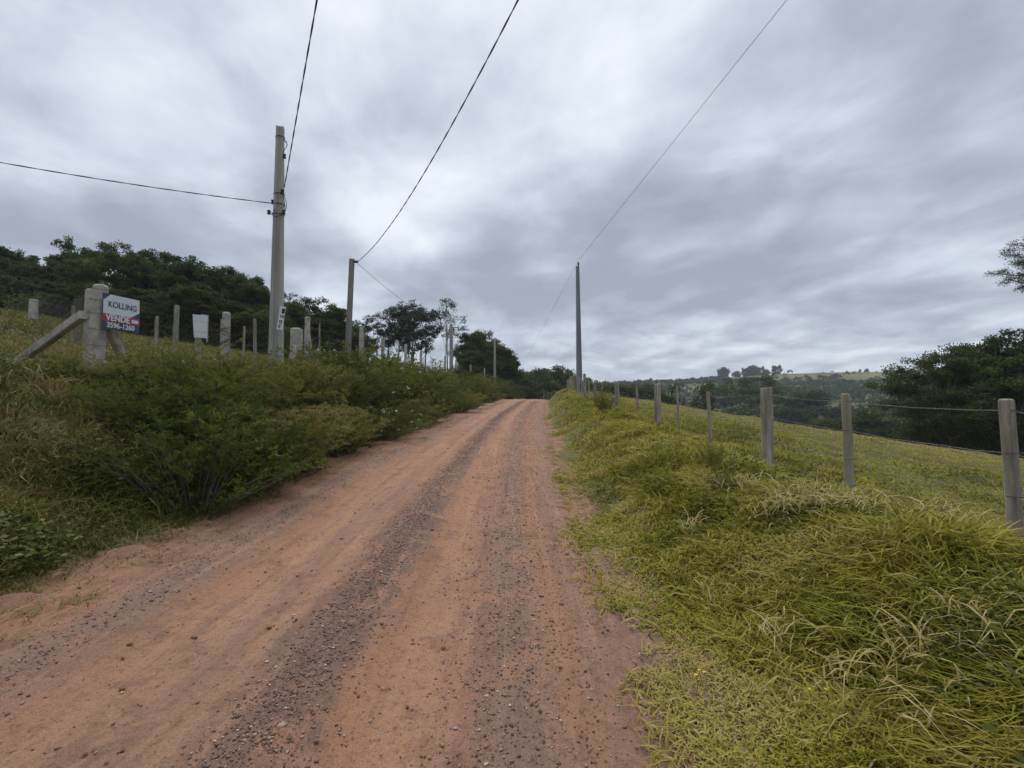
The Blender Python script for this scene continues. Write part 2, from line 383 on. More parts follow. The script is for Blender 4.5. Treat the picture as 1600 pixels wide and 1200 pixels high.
def road_micro(u, y):
    rut = -.035 * np.exp(-((u + .75) / .38) ** 2) - .03 * np.exp(-((u - .85) / .3) ** 2) + .028 * np.exp(-((u - .25) / .22) ** 2) + .018 * np.exp(-((u + 1.4) / .15) ** 2) + .012 * np.exp(-((u - 1.45) / .3) ** 2)
    d = .02 * fbm(u * 1.2, y * .35, 61, 3) + .014 * fbm(u * 5, y * 2.0, 63, 4) + .018 * np.maximum(fbm(u * 9, y * 7, 65, 3), 0) + .008 * fbm(u * 22, y * 5, 67, 2)
    return rut + d
def build_road():
    ys = np.concatenate([-np.geomspace(20, .8, 50), np.linspace(-.7, 1.3, 40), np.geomspace(1.35, 108, 900)])
    us = np.linspace(-1, 1, 170)
    Yg, Ug = np.meshgrid(ys, us, indexing='ij'); W = hw(Yg) + .30
    u = Ug * W; X = xc(Yg) + u
    Z = H(X, Yg) + road_micro(u, Yg) - .005
    e = np.abs(Ug) * W
    Z = Z - .16 * ss(W - .38, W, e)
    nr, nc = X.shape; idx = np.arange(nr * nc).reshape(nr, nc)
    F = np.stack([idx[:-1, :-1], idx[:-1, 1:], idx[1:, 1:], idx[1:, :-1]], -1).reshape(-1, 4)
    me = mesh_np('road', np.stack([X, Yg, Z], -1).reshape(-1, 3), F, M['road'], {'lat': ('POINT', u.ravel())}, True)
    link('road', me, kind='structure')
build_road()

ICO_V = None
def ico():
    g = (1 + 5 ** .5) / 2
    V = np.array([(-1, g, 0), (1, g, 0), (-1, -g, 0), (1, -g, 0), (0, -1, g), (0, 1, g), (0, -1, -g), (0, 1, -g), (g, 0, -1), (g, 0, 1), (-g, 0, -1), (-g, 0, 1)], float)
    V /= np.linalg.norm(V[0])
    F = np.array([(0, 11, 5), (0, 5, 1), (0, 1, 7), (0, 7, 10), (0, 10, 11), (1, 5, 9), (5, 11, 4), (11, 10, 2), (10, 7, 6), (7, 1, 8), (3, 9, 4), (3, 4, 2), (3, 2, 6), (3, 6, 8), (3, 8, 9), (4, 9, 5), (2, 4, 11), (6, 2, 10), (8, 6, 7), (9, 8, 1)])
    return V, F
def scatter_stones(name, x, y, z, size, matr, flat=.6):
    V0, F0 = ico(); n = len(x)
    V = V0[None] * (1 + .5 * (rng.random((n, 12, 1)) - .5) * 2)
    V = V * (size[:, None, None] * np.stack([1 + .5 * rng.random(n), .8 + .3 * rng.random(n), flat * (.7 + .5 * rng.random(n))], -1)[:, None, :])
    a = rng.random(n) * 6.283; c, s_ = np.cos(a)[:, None], np.sin(a)[:, None]
    X = V[..., 0] * c - V[..., 1] * s_ + x[:, None]; Y = V[..., 0] * s_ + V[..., 1] * c + y[:, None]; Z = V[..., 2] + z[:, None]
    F = (F0[None] + 12 * np.arange(n)[:, None, None]).reshape(-1, 3)
    return mesh_np(name, np.stack([X, Y, Z], -1).reshape(-1, 3), F, matr, {'tint': ('FACE', np.repeat(rng.random(n), len(F0)))})
def build_gravel():
    n = 21000
    y = np.exp(rng.uniform(math.log(1.7), math.log(45), n)); k = rng.random(n)
    u = np.where(k < .42, .26 + .13 * rng.standard_normal(n), np.where(k < .55, -1.38 + .12 * rng.standard_normal(n), np.where(k < .88, 1.45 + .28 * rng.standard_normal(n), rng.uniform(-2.2, 2.3, n))))
    sz = .0022 + .0065 * rng.random(n) ** 4 + .00035 * y
    big = rng.random(n) < .01; sz = np.where(big, sz * 2.3, sz)
    kp = np.abs(u) < hw(y); u, y, sz = u[kp], y[kp], sz[kp]; x = xc(y) + u
    z = H(x, y) + road_micro(u, y) - sz * .25
    link('gravel', scatter_stones('gravel', x, y, z, sz, M['stone']), kind='stuff', label='loose dark gravel lying along the wheel tracks of the dirt road', category='gravel')
    n = 1300
    y = np.exp(rng.uniform(math.log(1.7), math.log(45), n)); k = rng.random(n)
    u = np.where(k < .5, -hw(y) - .05 - .6 * rng.random(n), rng.uniform(-2.3, 2.4, n)); sz = .0035 + .012 * rng.random(n) ** 4 + .0004 * y
    x = xc(y) + u; z = H(x, y) + np.where(np.abs(u) < hw(y), road_micro(u, y), .0) + sz * .2
    link('earth_clods', scatter_stones('earth_clods', x, y, z, sz, M['clod'], .5), kind='stuff', label='crumbled red earth clods strewn over the road and its left edge', category='earth')
build_gravel()

# ------------------------------------------------------------------ grass
def blades(x, y, z, h, wd, az, lean, droop, tint, nseg=3):
    n = len(x); t = np.linspace(0, 1, nseg + 1)[None, :]
    L = h[:, None]
    out = L * lean[:, None] * t ** 1.5
    up = L * (t - droop[:, None] * t ** 2.6) * np.sqrt(np.maximum(1 - (lean[:, None] * .75) ** 2, .12))
    px = x[:, None] + np.cos(az)[:, None] * out; py = y[:, None] + np.sin(az)[:, None] * out; pz = z[:, None] + up
    sa = az + math.pi / 2 + rng.uniform(-.7, .7, n)
    wt = wd[:, None] * (1 - t ** 2 * .92) * (.65 + .7 * np.minimum(t * 3, 1) * .5)
    tw = rng.uniform(-.5, .5, n)[:, None] * wt
    dx = np.cos(sa)[:, None] * wt * .5; dy = np.sin(sa)[:, None] * wt * .5
    A = np.stack([px - dx, py - dy, pz - tw * .5], -1); B = np.stack([px + dx, py + dy, pz + tw * .5], -1)
    V = np.stack([A, B], 2).reshape(n, -1, 3)                     # n,(nseg+1)*2,3
    k = np.arange(nseg) * 2
    F0 = np.stack([k, k + 1, k + 3, k + 2], -1)
    F = (F0[None] + (nseg + 1) * 2 * np.arange(n)[:, None, None]).reshape(-1, 4)
    return V.reshape(-1, 3), F, np.repeat(tint, nseg)
def join(parts):
    Vs, Fs, Ts, o = [], [], [], 0
    for V, F, t in parts: Vs.append(V); Fs.append(F + o); Ts.append(t); o += len(V)
    return np.concatenate(Vs), np.concatenate(Fs), np.concatenate(Ts)
def polar(n, r0, r1, t0, t1, seed=None):
    r = np.exp(rng.uniform(math.log(r0), math.log(r1), n)); th = rng.uniform(t0, t1, n)
    return r * np.sin(th), r * np.cos(th)
def tufts(x, y, per, spread, h, wd, tint, leanb=.35, dirn=None, nseg=3, lean_var=.75):
    """per blades round each tuft centre"""
    n = len(x); R = np.repeat
    bx = R(x, per) + rng.standard_normal(n * per) * R(spread, per); by = R(y, per) + rng.standard_normal(n * per) * R(spread, per)
    ta = rng.random(n) * 6.283 if dirn is None else dirn
    az = np.where(rng.random(n * per) < .35, R(ta, per) + rng.normal(0, .9, n * per), rng.random(n * per) * 6.283)
    hh = R(h, per) * rng.uniform(.45, 1.15, n * per); ww = R(wd, per) * rng.uniform(.6, 1.3, n * per)
    lean = np.clip(leanb + lean_var * rng.random(n * per) ** 1.3, 0, 1.2)
    tt = np.clip(R(tint, per) + rng.normal(0, .13, n * per), 0, .82)
    dry = rng.random(n * per) < R(np.clip(.03 + .14 * (tint > .65), 0, 1), per); tt = np.where(dry, rng.uniform(.85, 1, n * per), tt)
    return blades(bx, by, H(bx, by) - .01, hh, ww, az, lean, rng.uniform(.2, 1.0, n * per), tt, nseg)
def rightgrass():
    parts = []
    # long matted grass on the right bank
    x, y = polar(34000, 1.5, 60, -.05, 1.12); u = x - xc(y); W = hw(y)
    nz = fbm(x * 1.3, y * 1.3, 31, 4); e = u - W + nz * .45
    kp = (e > .02) & (u < 7.0); x, y, u, W, e = x[kp], y[kp], u[kp], W[kp], e[kp]
    r = np.hypot(x, y); cl = fbm(x * .9, y * .9, 41, 3); cl2 = fbm(x * 2.1, y * 2.1, 43, 3); kk = (cl2 > -.28) | (rng.random(len(x)) < .3); x, y, u, W, e, r, cl, cl2 = (q_[kk] for q_ in (x, y, u, W, e, r, cl, cl2))
    h = (.045 + .185 * ss(.1, 1.3, e)) * (1 + 1.3 * cl) * np.interp(u - W, [0, 2.6, 4.2], [1, 1, .7])
    tint = .38 + .85 * cl2 + .10 * fbm(x * .3, y * .3, 47, 2) + .16 * (e < .9) + .02
    parts.append(tufts(x, y, 14, .035 + .012 * r ** .7, np.maximum(h, .035), .0095 + .0011 * r, tint, .5))
    # straggling long blades
    x, y = polar(2200, 1.6, 25, .1, 1.1); u = x - xc(y); W = hw(y); kp = (u > W + .6) & (u < 6.5); x, y = x[kp], y[kp]; r = np.hypot(x, y)
    cl = fbm(x * 1.6, y * 1.6, 49, 3); kp = cl > -.15; x, y, r, cl = x[kp], y[kp], r[kp], cl[kp]
    parts.append(tufts(x, y, 6, .05 + 0 * x, .27 + .25 * cl, .010 + .0009 * r, .45 + .9 * np.maximum(cl, -.3), .3))
    # dead straw heaps
    for (px, py, d, n_, s_) in ((1240, 850, 4.3, 240, .16), (1150, 800, 5.3, 120, .12), (1330, 870, 4.0, 120, .14), (1480, 890, 3.6, 90, .12), (1500, 1090, 2.4, 120, .14), (1080, 845, 4.6, 40, .05), (1220, 1010, 2.9, 40, .12), (1385, 1110, 2.3, 90, .16), (1180, 700, 7.5, 80, .2)):
        c = P(px, py, d); x = c[0] + rng.normal(0, s_, n_); y = c[1] + rng.normal(0, s_, n_)
        V, F, t = blades(x, y, H(x, y) + .10 + .08 * rng.random(n_), rng.uniform(.10, .3, n_), rng.uniform(.005, .011, n_), rng.random(n_) * 6.28, rng.uniform(.6, 1.2, n_), rng.uniform(.4, 1.1, n_), rng.uniform(.86, 1, n_))
        parts.append((V, F, t))
    # frayed creeping blades over the road edge
    x, y = polar(2600, 1.5, 12, -.1, .5); u = x - xc(y); W = hw(y); nz = fbm(x * 1.3, y * 1.3, 31, 4); e = u - W + nz * .45
    kp = (e > -.18) & (e < .2); x, y = x[kp], y[kp]; n_ = len(x)
    parts.append(tufts(x, y, 5, .03 + 0 * x, .09 + .06 * rng.random(n_), .006 + .001 * np.hypot(x, y), .55 + .3 * rng.random(n_), .7))
    V, F, t = join(parts)
    link('verge_grass', mesh_np('verge_grass', V, F, M['grass'], {'tint': ('FACE', t)}), kind='stuff', label='long matted yellow-green grass covering the bank right of the road', category='grass')
    # pasture beyond the fence
    x, y = polar(42000, 1.8, 95, .08, 1.45); u = x - xc(y); kp = (u > 6.0) & (y > -.5); x, y = x[kp], y[kp]; r = np.hypot(x, y)
    cl = fbm(x * .45, y * .45, 81, 3); weed = ss(.02, .3, cl) * ss(22, 9, r)
    V, F, t = tufts(x, y, 8, .06 + .012 * r, (.09 + .05 * cl + .16 * weed) * (1 + .006 * r), .005 + .0013 * r, .50 + .25 * cl - .45 * weed + .12 * ss(14, 24, r), .35, nseg=2)
    link('pasture_grass', mesh_np('pasture_grass', V, F, M['grass'], {'tint': ('FACE', t)}), kind='stuff', label='short green pasture grass sloping away beyond the right-hand fence', category='grass')
rightgrass()
def leftgrass():
    parts = []
    x, y = polar(17000, 3.0, 40, -1.25, .05); u = x - xc(y); W = hw(y); a = -u
    nz = fbm(x * 1.3, y * 1.3, 31, 4)
    vl = np.interp(y, [3, 5, 9, 14, 22], [.12, .08, .06, .06, .05]); e = a - W - vl + nz * .5
    kp = (e > .0) & (a < 8.5); x, y, e, a = x[kp], y[kp], e[kp], a[kp]; r = np.hypot(x, y)
    cl = fbm(x * .8, y * .8, 141, 3); cl2 = fbm(x * 1.8, y * 1.8, 143, 3)
    h = (.06 + .30 * ss(0, .8, e)) * (1 + .9 * cl)
    tint = .42 + .6 * cl2 + .5 * np.exp(-((a - 4.3) / .8) ** 2) * ss(8, 5.5, y)
    parts.append(tufts(x, y, 14, .05 + .012 * r ** .8, np.maximum(h, .05), .005 + .0010 * r, tint, .4))
    x, y = polar(1500, 3.2, 14, -1.2, -.2); a = xc(y) - x; kp = (a > hw(y) + .5) & (a < 7); x, y = x[kp], y[kp]; cl = fbm(x * .9, y * .9, 147, 3)
    parts.append(tufts(x, y, 10, .06 + 0 * x, .5 + .5 * cl, .007 + .0011 * np.hypot(x, y), .5 + .8 * cl, .35))
    x, y = polar(5200, 2.6, 22, -1.15, -.08); a = xc(y) - x - hw(y); cl = fbm(x * 2, y * 2, 171, 3); kp = (a > -.6) & (a < .3) & (cl > rng.uniform(-.1, .35, len(x))); x, y = x[kp], y[kp]; n_ = len(x); r = np.hypot(x, y)
    parts.append(blades(x, y, H(x, y) + .005, rng.uniform(.06, .2, n_), rng.uniform(.003, .007, n_) + .0006 * r, rng.random(n_) * 6.28, rng.uniform(.9, 1.25, n_), rng.uniform(.6, .98, n_), rng.uniform(.62, 1, n_)))
    x, y = polar(1600, 3.0, 20, -1.1, -.1); a = xc(y) - x - hw(y); vl = np.interp(y, [3, 5, 9, 14, 22], [.12, .08, .06, .06, .05]); kp = (a > vl - .5) & (a < vl + .3); x, y = x[kp], y[kp]; n_ = len(x)
    parts.append(tufts(x, y, 6, .04 + 0 * x, .10 + .08 * rng.random(n_), .005 + .001 * np.hypot(x, y), .7 + .25 * rng.random(n_), .7))
    x, y = polar(4200, 4.0, 40, -1.1, .03); a = xc(y) - x - hw(y); cl = fbm(x * 1.1, y * 1.1, 163, 3); kp = (a > .2) & (a < 1.6) & (cl > -.12); x, y, cl = x[kp], y[kp], cl[kp]
    parts.append(tufts(x, y, 12, .08 + 0 * x, .42 + .4 * cl, .006 + .0011 * np.hypot(x, y), .55 + .6 * cl, .45))
    V, F, t = join(parts)
    link('bank_grass', mesh_np('bank_grass', V, F, M['bank_grass'], {'tint': ('FACE', t)}), kind='stuff', label='tangled dark green and brown grass on the steep bank left of the road', category='grass')
    x, y = polar(26000, 6.5, 75, -1.25, -.02); a = xc(y) - x; kp = (a > 8.0); x, y = x[kp], y[kp]; r = np.hypot(x, y); cl = fbm(x * .4, y * .4, 151, 3)
    V, F, t = tufts(x, y, 8, .06 + .012 * r, .22 + .12 * cl + .004 * r, .005 + .0013 * r, .52 + .4 * cl, .25, nseg=2)
    link('field_grass', mesh_np('field_grass', V, F, M['bank_grass'], {'tint': ('FACE', t)}), kind='stuff', label='knee-high olive grass in the field behind the left-hand fence', category='grass')
leftgrass()

# ------------------------------------------------------------------ plants
def leafquads(c, ax, nrm_, L, Wd, tint):
    """rhombus leaves: centre base c, axis ax (unit), normal nrm_"""
    s_ = np.cross(ax, nrm_); s_ /= np.maximum(np.linalg.norm(s_, axis=1, keepdims=True), 1e-6)
    L = L[:, None]; Wd = Wd[:, None]
    V = np.stack([c, c + ax * L * .45 + s_ * Wd * .5, c + ax * L, c + ax * L * .45 - s_ * Wd * .5], 1)
    n = len(c); F = np.arange(4 * n).reshape(n, 4)
    return V.reshape(-1, 3), F, tint
def unit(v): return v / np.maximum(np.linalg.norm(v, axis=-1, keepdims=True), 1e-9)
def tree_proto(seed, h, trunk, cr, nc, clr, nl, ls, tr, flat=.65, top=1.0, low=0.0, multi=1, kind='round'):
    global rng
    keep = rng; rng = np.random.default_rng(seed); rs = random.Random(seed)
    mb = MB(); z0 = trunk * h; zc = (z0 + h) / 2; rz = (h - z0) / 2
    cl = []
    for k in range(nc):
        for _ in range(60):
            d = unit(rng.standard_normal(3)); q = rng.uniform(.45, .88)
            p = np.array([d[0] * cr * q, d[1] * cr * q, zc + d[2] * (rz - clr * .5) * q * 1.05])
            if kind == 'flat': p[2] = z0 + rz * (1.1 + .55 * abs(d[2])) 
            if all(np.linalg.norm(p - c_) > clr * .75 for c_ in cl): break
        cl.append(p)
    for t_ in range(multi):
        bx, by = (rs.uniform(-.4, .4), rs.uniform(-.4, .4)) if multi > 1 else (0, 0)
        tx, ty = rs.uniform(-.5, .5) * cr * .3 * (2.2 if multi > 1 else 1), rs.uniform(-.5, .5) * cr * .3 * (2.2 if multi > 1 else 1)
        tp = [(bx + tx * s_ + .12 * math.sin(5 * s_ + seed + t_), by + ty * s_ + .12 * math.cos(4 * s_ + seed), s_ * h * .86 - .3 * (s_ == 0)) for s_ in np.linspace(0, 1, 9)]
        mb.tube(tp, [tr * (1.25 if i == 0 else 1) * (1 - .85 * i / 8) / (multi ** .4) for i in range(9)], 7)
        mine = cl[t_::multi]
        for p in mine:
            s0 = min(.85, max(trunk * .75, (p[2] / h) * rs.uniform(.5, .8))); i = s0 / 1 * 8; a = int(i); f = i - a
            b0 = Vector(tp[a]).lerp(Vector(tp[min(a + 1, 8)]), f); b1 = Vector(p) - Vector((0, 0, clr * .2))
            mid = b0.lerp(b1, .5) + Vector((rs.uniform(-.1, .1), rs.uniform(-.1, .1), rs.uniform(-.02, .12))) * cr * .5
            r0 = tr * (1 - .85 * s0) * .5 / (multi ** .4)
            mb.tube([b0, b0.lerp(mid, .5) + Vector((0, 0, .03 * h * 0)), mid, mid.lerp(b1, .5), b1], [r0, r0 * .8, r0 * .6, r0 * .42, r0 * .25], 5)
            for _ in range(5):
                e = b1 + Vector(unit(rng.standard_normal(3))) * clr * .85; mb.tube([b1.lerp(mid, .25), b1.lerp(e, .5) + Vector((0, 0, .05)), e], [r0 * .25, r0 * .16, r0 * .07], 4, False)
    cl = np.array(cl)
    # sub-clumps around each clump, then leaves around sub-clumps
    ns = 9
    sc = cl[:, None] + unit(rng.standard_normal((nc, ns, 3))) * rng.uniform(.35, 1.0, (nc, ns, 1)) * clr * np.array([1, 1, flat])
    sc = sc.reshape(-1, 3); sr = clr * rng.uniform(.22, .46, len(sc))
    pick = rng.integers(0, len(sc), nl); d = unit(rng.standard_normal((nl, 3))); q = rng.random((nl, 1)) ** .45
    c = sc[pick] + d * q * sr[pick, None] * np.array([1.25, 1.25, flat])
    ax = unit(d * .6 + rng.standard_normal((nl, 3)) * .8 + np.array([0, 0, -.15])); nr = unit(rng.standard_normal((nl, 3)) * .7 + np.array([0, 0, 1.0]))
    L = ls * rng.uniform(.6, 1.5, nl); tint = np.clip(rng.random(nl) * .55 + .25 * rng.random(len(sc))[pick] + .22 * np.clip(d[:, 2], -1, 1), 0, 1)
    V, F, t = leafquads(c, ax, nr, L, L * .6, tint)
    rng = keep
    return mb, (V, F, t)
def tree_thing(name, label, cat, args, leafm, barkm, group):
    mb, (V, F, t) = args
    o = thing(name, label, cat, group=group)
    mb.build('trunk', barkm, o, smooth=True)
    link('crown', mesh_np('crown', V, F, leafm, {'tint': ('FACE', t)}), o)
    return o

protos = {}
def heff(zs, q): return float(np.quantile(zs, q))
def proto(key, name, cat, leafm, barkm, **args):
    data = tree_proto(**args)
    protos[key] = dict(o=None, name=name, cat=cat, leafm=leafm, barkm=barkm, args=data, h=heff(data[1][0][:, 2], .997))
for k_ in range(4):
    proto(f'dense{k_}', 'broadleaf_tree', 'tree', M['leaf'], M['bark'], seed=100 + k_, h=9, trunk=(.12, .2, .1, .25)[k_], cr=(3.4, 3.0, 3.8, 3.2)[k_], nc=(26, 22, 30, 20)[k_], clr=1.15, nl=(24000, 20000, 26000, 19000)[k_], ls=.17, tr=.2)
proto('green', 'broadleaf_tree', 'tree', M['leaf_green'], M['bark'], seed=121, h=10, trunk=.3, cr=3.2, nc=18, clr=1.1, nl=15000, ls=.17, tr=.2, flat=.5)
proto('euc0', 'tall_thin_tree', 'tree', M['leaf_eucalypt'], M['bark'], seed=131, h=12, trunk=.38, cr=2.6, nc=15, clr=1.05, nl=7500, ls=.17, tr=.15, multi=2, flat=.7)
proto('euc1', 'tall_thin_tree', 'tree', M['leaf_eucalypt'], M['bark'], seed=132, h=12, trunk=.45, cr=2.3, nc=12, clr=.95, nl=4600, ls=.16, tr=.13, multi=2, flat=.6)
proto('euc2', 'tall_thin_tree', 'tree', M['leaf_eucalypt'], M['pale_bark'], seed=133, h=12, trunk=.5, cr=2.0, nc=14, clr=.75, nl=2000, ls=.15, tr=.10, multi=3, flat=.8)
proto('big', 'large_tree', 'tree', M['leaf'], M['bark'], seed=141, h=10, trunk=.08, cr=4.4, nc=36, clr=1.15, nl=42000, ls=.12, tr=.3, flat=.5)
proto('big2', 'large_tree', 'tree', M['leaf_green'], M['bark'], seed=142, h=10, trunk=.12, cr=4.0, nc=30, clr=1.2, nl=36000, ls=.12, tr=.3, flat=.45)
proto('narrow', 'narrow_conifer', 'tree', M['leaf'], M['bark'], seed=151, h=9, trunk=.45, cr=.8, nc=10, clr=.55, nl=2500, ls=.14, tr=.1, flat=1.2)
proto('ridge', 'round_tree', 'tree', M['leaf'], M['bark'], seed=161, h=7, trunk=.02, cr=2.8, nc=18, clr=1.2, nl=9000, ls=.3, tr=.15, flat=.9)
proto('ridge2', 'round_tree', 'tree', M['leaf'], M['bark'], seed=162, h=7, trunk=.08, cr=2.2, nc=12, clr=1.1, nl=7000, ls=.3, tr=.15, flat=1.0)
def put_tree(key, px, depth, top, label, group, sx=1.0, z=None, rz=None):
    """tree whose top stands on image row `top` at column px"""
    p = protos[key]; x = (px - 800) / 760 * depth
    tz = P(px, top, depth)[2]; bz = Hs(x, depth) - .15 if z is None else z
    s_ = max((tz - bz) / p['h'], .15); a = rng.random() * 6.28 if rz is None else rz
    sc = (s_ * sx * rng.uniform(.92, 1.1), s_ * sx * rng.uniform(.92, 1.1), s_)
    if p['o'] is None:
        o = tree_thing(p['name'], label, p['cat'], p['args'], p['leafm'], p['barkm'], group); p['o'] = o
        o.location = (x, depth, bz); o.rotation_euler = (0, 0, a); o.scale = sc
    else: o = dup(p['o'], (x, depth, bz), (0, 0, a), sc, label, group)
    if not group and 'group' in o: del o['group']
    return o
lab_w = 'dark broadleaf tree in the close row behind the left field'
gw = 'trees in the wood behind the left field'
prof = [(-60, 380), (0, 385), (30, 400), (60, 405), (95, 395), (130, 383), (170, 390), (210, 396), (250, 400), (285, 415), (320, 412), (355, 414), (385, 428), (408, 452)]
for i, (px, top) in enumerate(prof):
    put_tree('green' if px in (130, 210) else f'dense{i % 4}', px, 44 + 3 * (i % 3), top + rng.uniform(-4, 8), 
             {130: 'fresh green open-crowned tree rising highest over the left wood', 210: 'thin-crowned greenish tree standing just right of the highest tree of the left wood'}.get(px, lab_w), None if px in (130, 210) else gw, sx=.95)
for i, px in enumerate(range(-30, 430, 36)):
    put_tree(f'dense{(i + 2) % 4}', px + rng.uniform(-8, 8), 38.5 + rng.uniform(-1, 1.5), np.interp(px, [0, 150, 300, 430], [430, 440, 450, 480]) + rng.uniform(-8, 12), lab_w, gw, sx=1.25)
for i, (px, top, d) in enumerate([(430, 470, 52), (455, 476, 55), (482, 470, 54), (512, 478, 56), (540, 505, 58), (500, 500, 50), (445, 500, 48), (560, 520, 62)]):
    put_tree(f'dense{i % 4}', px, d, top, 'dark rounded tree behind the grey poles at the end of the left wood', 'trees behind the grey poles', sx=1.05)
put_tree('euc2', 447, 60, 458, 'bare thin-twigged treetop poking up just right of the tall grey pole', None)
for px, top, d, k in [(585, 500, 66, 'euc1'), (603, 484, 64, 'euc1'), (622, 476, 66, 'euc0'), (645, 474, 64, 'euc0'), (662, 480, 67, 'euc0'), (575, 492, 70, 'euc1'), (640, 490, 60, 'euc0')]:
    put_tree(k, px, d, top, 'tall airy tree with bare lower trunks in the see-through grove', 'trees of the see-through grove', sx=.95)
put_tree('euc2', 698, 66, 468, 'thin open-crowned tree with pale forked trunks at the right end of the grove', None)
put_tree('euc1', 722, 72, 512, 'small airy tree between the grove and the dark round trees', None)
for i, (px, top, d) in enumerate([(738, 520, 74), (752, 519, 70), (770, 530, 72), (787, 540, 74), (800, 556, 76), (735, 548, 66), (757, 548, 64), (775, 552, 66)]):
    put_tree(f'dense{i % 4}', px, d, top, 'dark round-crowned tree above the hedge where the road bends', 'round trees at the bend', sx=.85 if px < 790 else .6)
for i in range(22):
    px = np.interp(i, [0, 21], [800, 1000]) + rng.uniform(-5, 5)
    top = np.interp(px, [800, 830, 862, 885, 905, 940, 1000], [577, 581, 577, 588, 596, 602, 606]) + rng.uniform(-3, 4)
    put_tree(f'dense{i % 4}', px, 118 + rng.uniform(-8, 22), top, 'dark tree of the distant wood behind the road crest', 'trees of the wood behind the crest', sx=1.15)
# big trees at the right edge
for px, top, d, k in [(1478, 553, 36, 'big'), (1512, 545, 39, 'big2'), (1560, 520, 35, 'big2'), (1625, 518, 34, 'big'), (1700, 505, 33, 'big')]:
    put_tree(k, px, d, top, 'large dark spreading tree in the clump at the pasture edge far right', 'big trees at the pasture edge', sx=.88)
# valley and skyline trees
for px, top, d, k in [(1163, 588, 190, 'green'), (1265, 612, 160, 'dense1'), (1385, 625, 120, 'dense2'), (1330, 640, 90, 'dense3')]:
    put_tree(k, px, d, top, 'single bushy tree standing out of the valley woods', 'single trees in the valley', sx=1.3)
put_tree('narrow', 1043, 62, 600, 'narrow dark conifer in the valley behind the thin stakes, the left one', None)
put_tree('narrow', 1100, 66, 596, 'narrow dark conifer in the valley, the one beside the thin stake', None)
for i, (px, top) in enumerate([(1131, 574), (1166, 575), (1176, 571), (1187, 573), (1198, 577), (1214, 571), (1152, 580), (1345, 577), (1356, 576), (1385, 576), (1371, 580)]):
    x = (px - 800) / 760 * 590
    put_tree(('ridge', 'ridge2')[i % 2], px, 560, top, 'small rounded tree standing on the far ridge skyline', 'trees on the far ridge', sx=(.85, .6, .75)[i % 3] if px < 1300 else .5, z=Hs(x, 560) - (7 if px < 1300 else 3))

# far woods covering the hillsides
def far_wood():
    n = 15000
    r = np.sqrt(rng.uniform(85 ** 2, 690 ** 2, n)); th = rng.uniform(-.12, 1.15, n)
    near = rng.random(n) < .22; r = np.where(near, np.exp(rng.uniform(math.log(62), math.log(200), n)), r)
    x, y = r * np.sin(th), r * np.cos(th)
    pastedge = y - edge_y(x)
    f = field_mask(th, r)
    kp = ((f < .35) | (rng.random(n) < .025)) & (pastedge > 22) & ((r > 80) | (th > .2)) & ~((th < .1) & (r < 150)); x, y, r, th, near = x[kp], y[kp], r[kp], th[kp], near[kp]; n = len(x)
    z = H(x, y); s_ = rng.uniform(1.6, 3.6, n) * np.where(r < 200, .8, .95) * (1 + .5 * fbm(x / 40, y / 40, 88, 2))
    hgt = s_ * rng.uniform(.75, 1.25, n)
    parts = []
    for lo, hi, k in ((0, 130, 260), (130, 260, 130), (260, 900, 46)):
        m_ = (r >= lo) & (r < hi); m = m_.sum()
        if not m: continue
        d = unit(rng.standard_normal((m, k, 3))); d[..., 2] = np.abs(d[..., 2]) * 1.1 - .15
        lob = 1 + .28 * np.sin(d[..., 0] * 5 + x[m_][:, None]) * np.sin(d[..., 1] * 5 + y[m_][:, None])
        c = np.stack([x[m_], y[m_], z[m_] + hgt[m_] * .55], -1)[:, None] + d * np.stack([s_[m_], s_[m_], hgt[m_]], -1)[:, None] * (lob * rng.uniform(.75, 1.05, (m, k)))[..., None] * .8
        ls = (s_[m_][:, None] * {260: .2, 130: .26, 46: .42}[k] * rng.uniform(.7, 1.4, (m, k)))
        tint = np.clip(rng.random((m, 1)) * .5 + .25 * rng.random((m, k)) + .1, 0, 1)
        c = c.reshape(-1, 3); dd = d.reshape(-1, 3); N_ = len(c)
        ax = unit(rng.standard_normal((N_, 3))); nr = unit(dd + rng.standard_normal((N_, 3)) * .5)
        ax = unit(np.cross(nr, ax))
        parts.append(leafquads(c - ax * ls.reshape(-1, 1) * .5, ax, nr, ls.ravel(), ls.ravel() * .8, tint.ravel()))
    V, F, t = join(parts)
    link('valley_woods', mesh_np('valley_woods', V, F, M['leaf_far'], {'tint': ('FACE', t)}), kind='stuff', label='dense dark green woods filling the valley and the far hillside', category='woods')
far_wood()

def undergrowth(name, label, pts, sr, hr, k, ls):
    n = len(pts); x, y = pts[:, 0], pts[:, 1]; z = H(x, y); s_ = rng.uniform(*sr, n); hgt = rng.uniform(*hr, n)
    d = unit(rng.standard_normal((n, k, 3))); d[..., 2] = np.abs(d[..., 2])
    c = np.stack([x, y, z - .1], -1)[:, None] + d * np.stack([s_, s_, hgt], -1)[:, None] * (rng.uniform(.55, 1.05, (n, k)))[..., None]
    dd = d.reshape(-1, 3); c = c.reshape(-1, 3); N_ = len(c); L = ls * rng.uniform(.6, 1.5, N_)
    nr = unit(dd * .6 + rng.standard_normal((N_, 3)) * .6 + [0, 0, .4]); ax = unit(np.cross(nr, unit(rng.standard_normal((N_, 3)))))
    V, F, t = leafquads(c, ax, nr, L, L * .6, np.clip(np.repeat(rng.random(n) * .4, k) + .45 * rng.random(N_), 0, 1))
    link(name, mesh_np(name, V, F, M['leaf'], {'tint': ('FACE', t)}), kind='stuff', label=label, category='undergrowth')
_px = rng.uniform(-130, 470, 170); _d = rng.uniform(36, 50, 170)
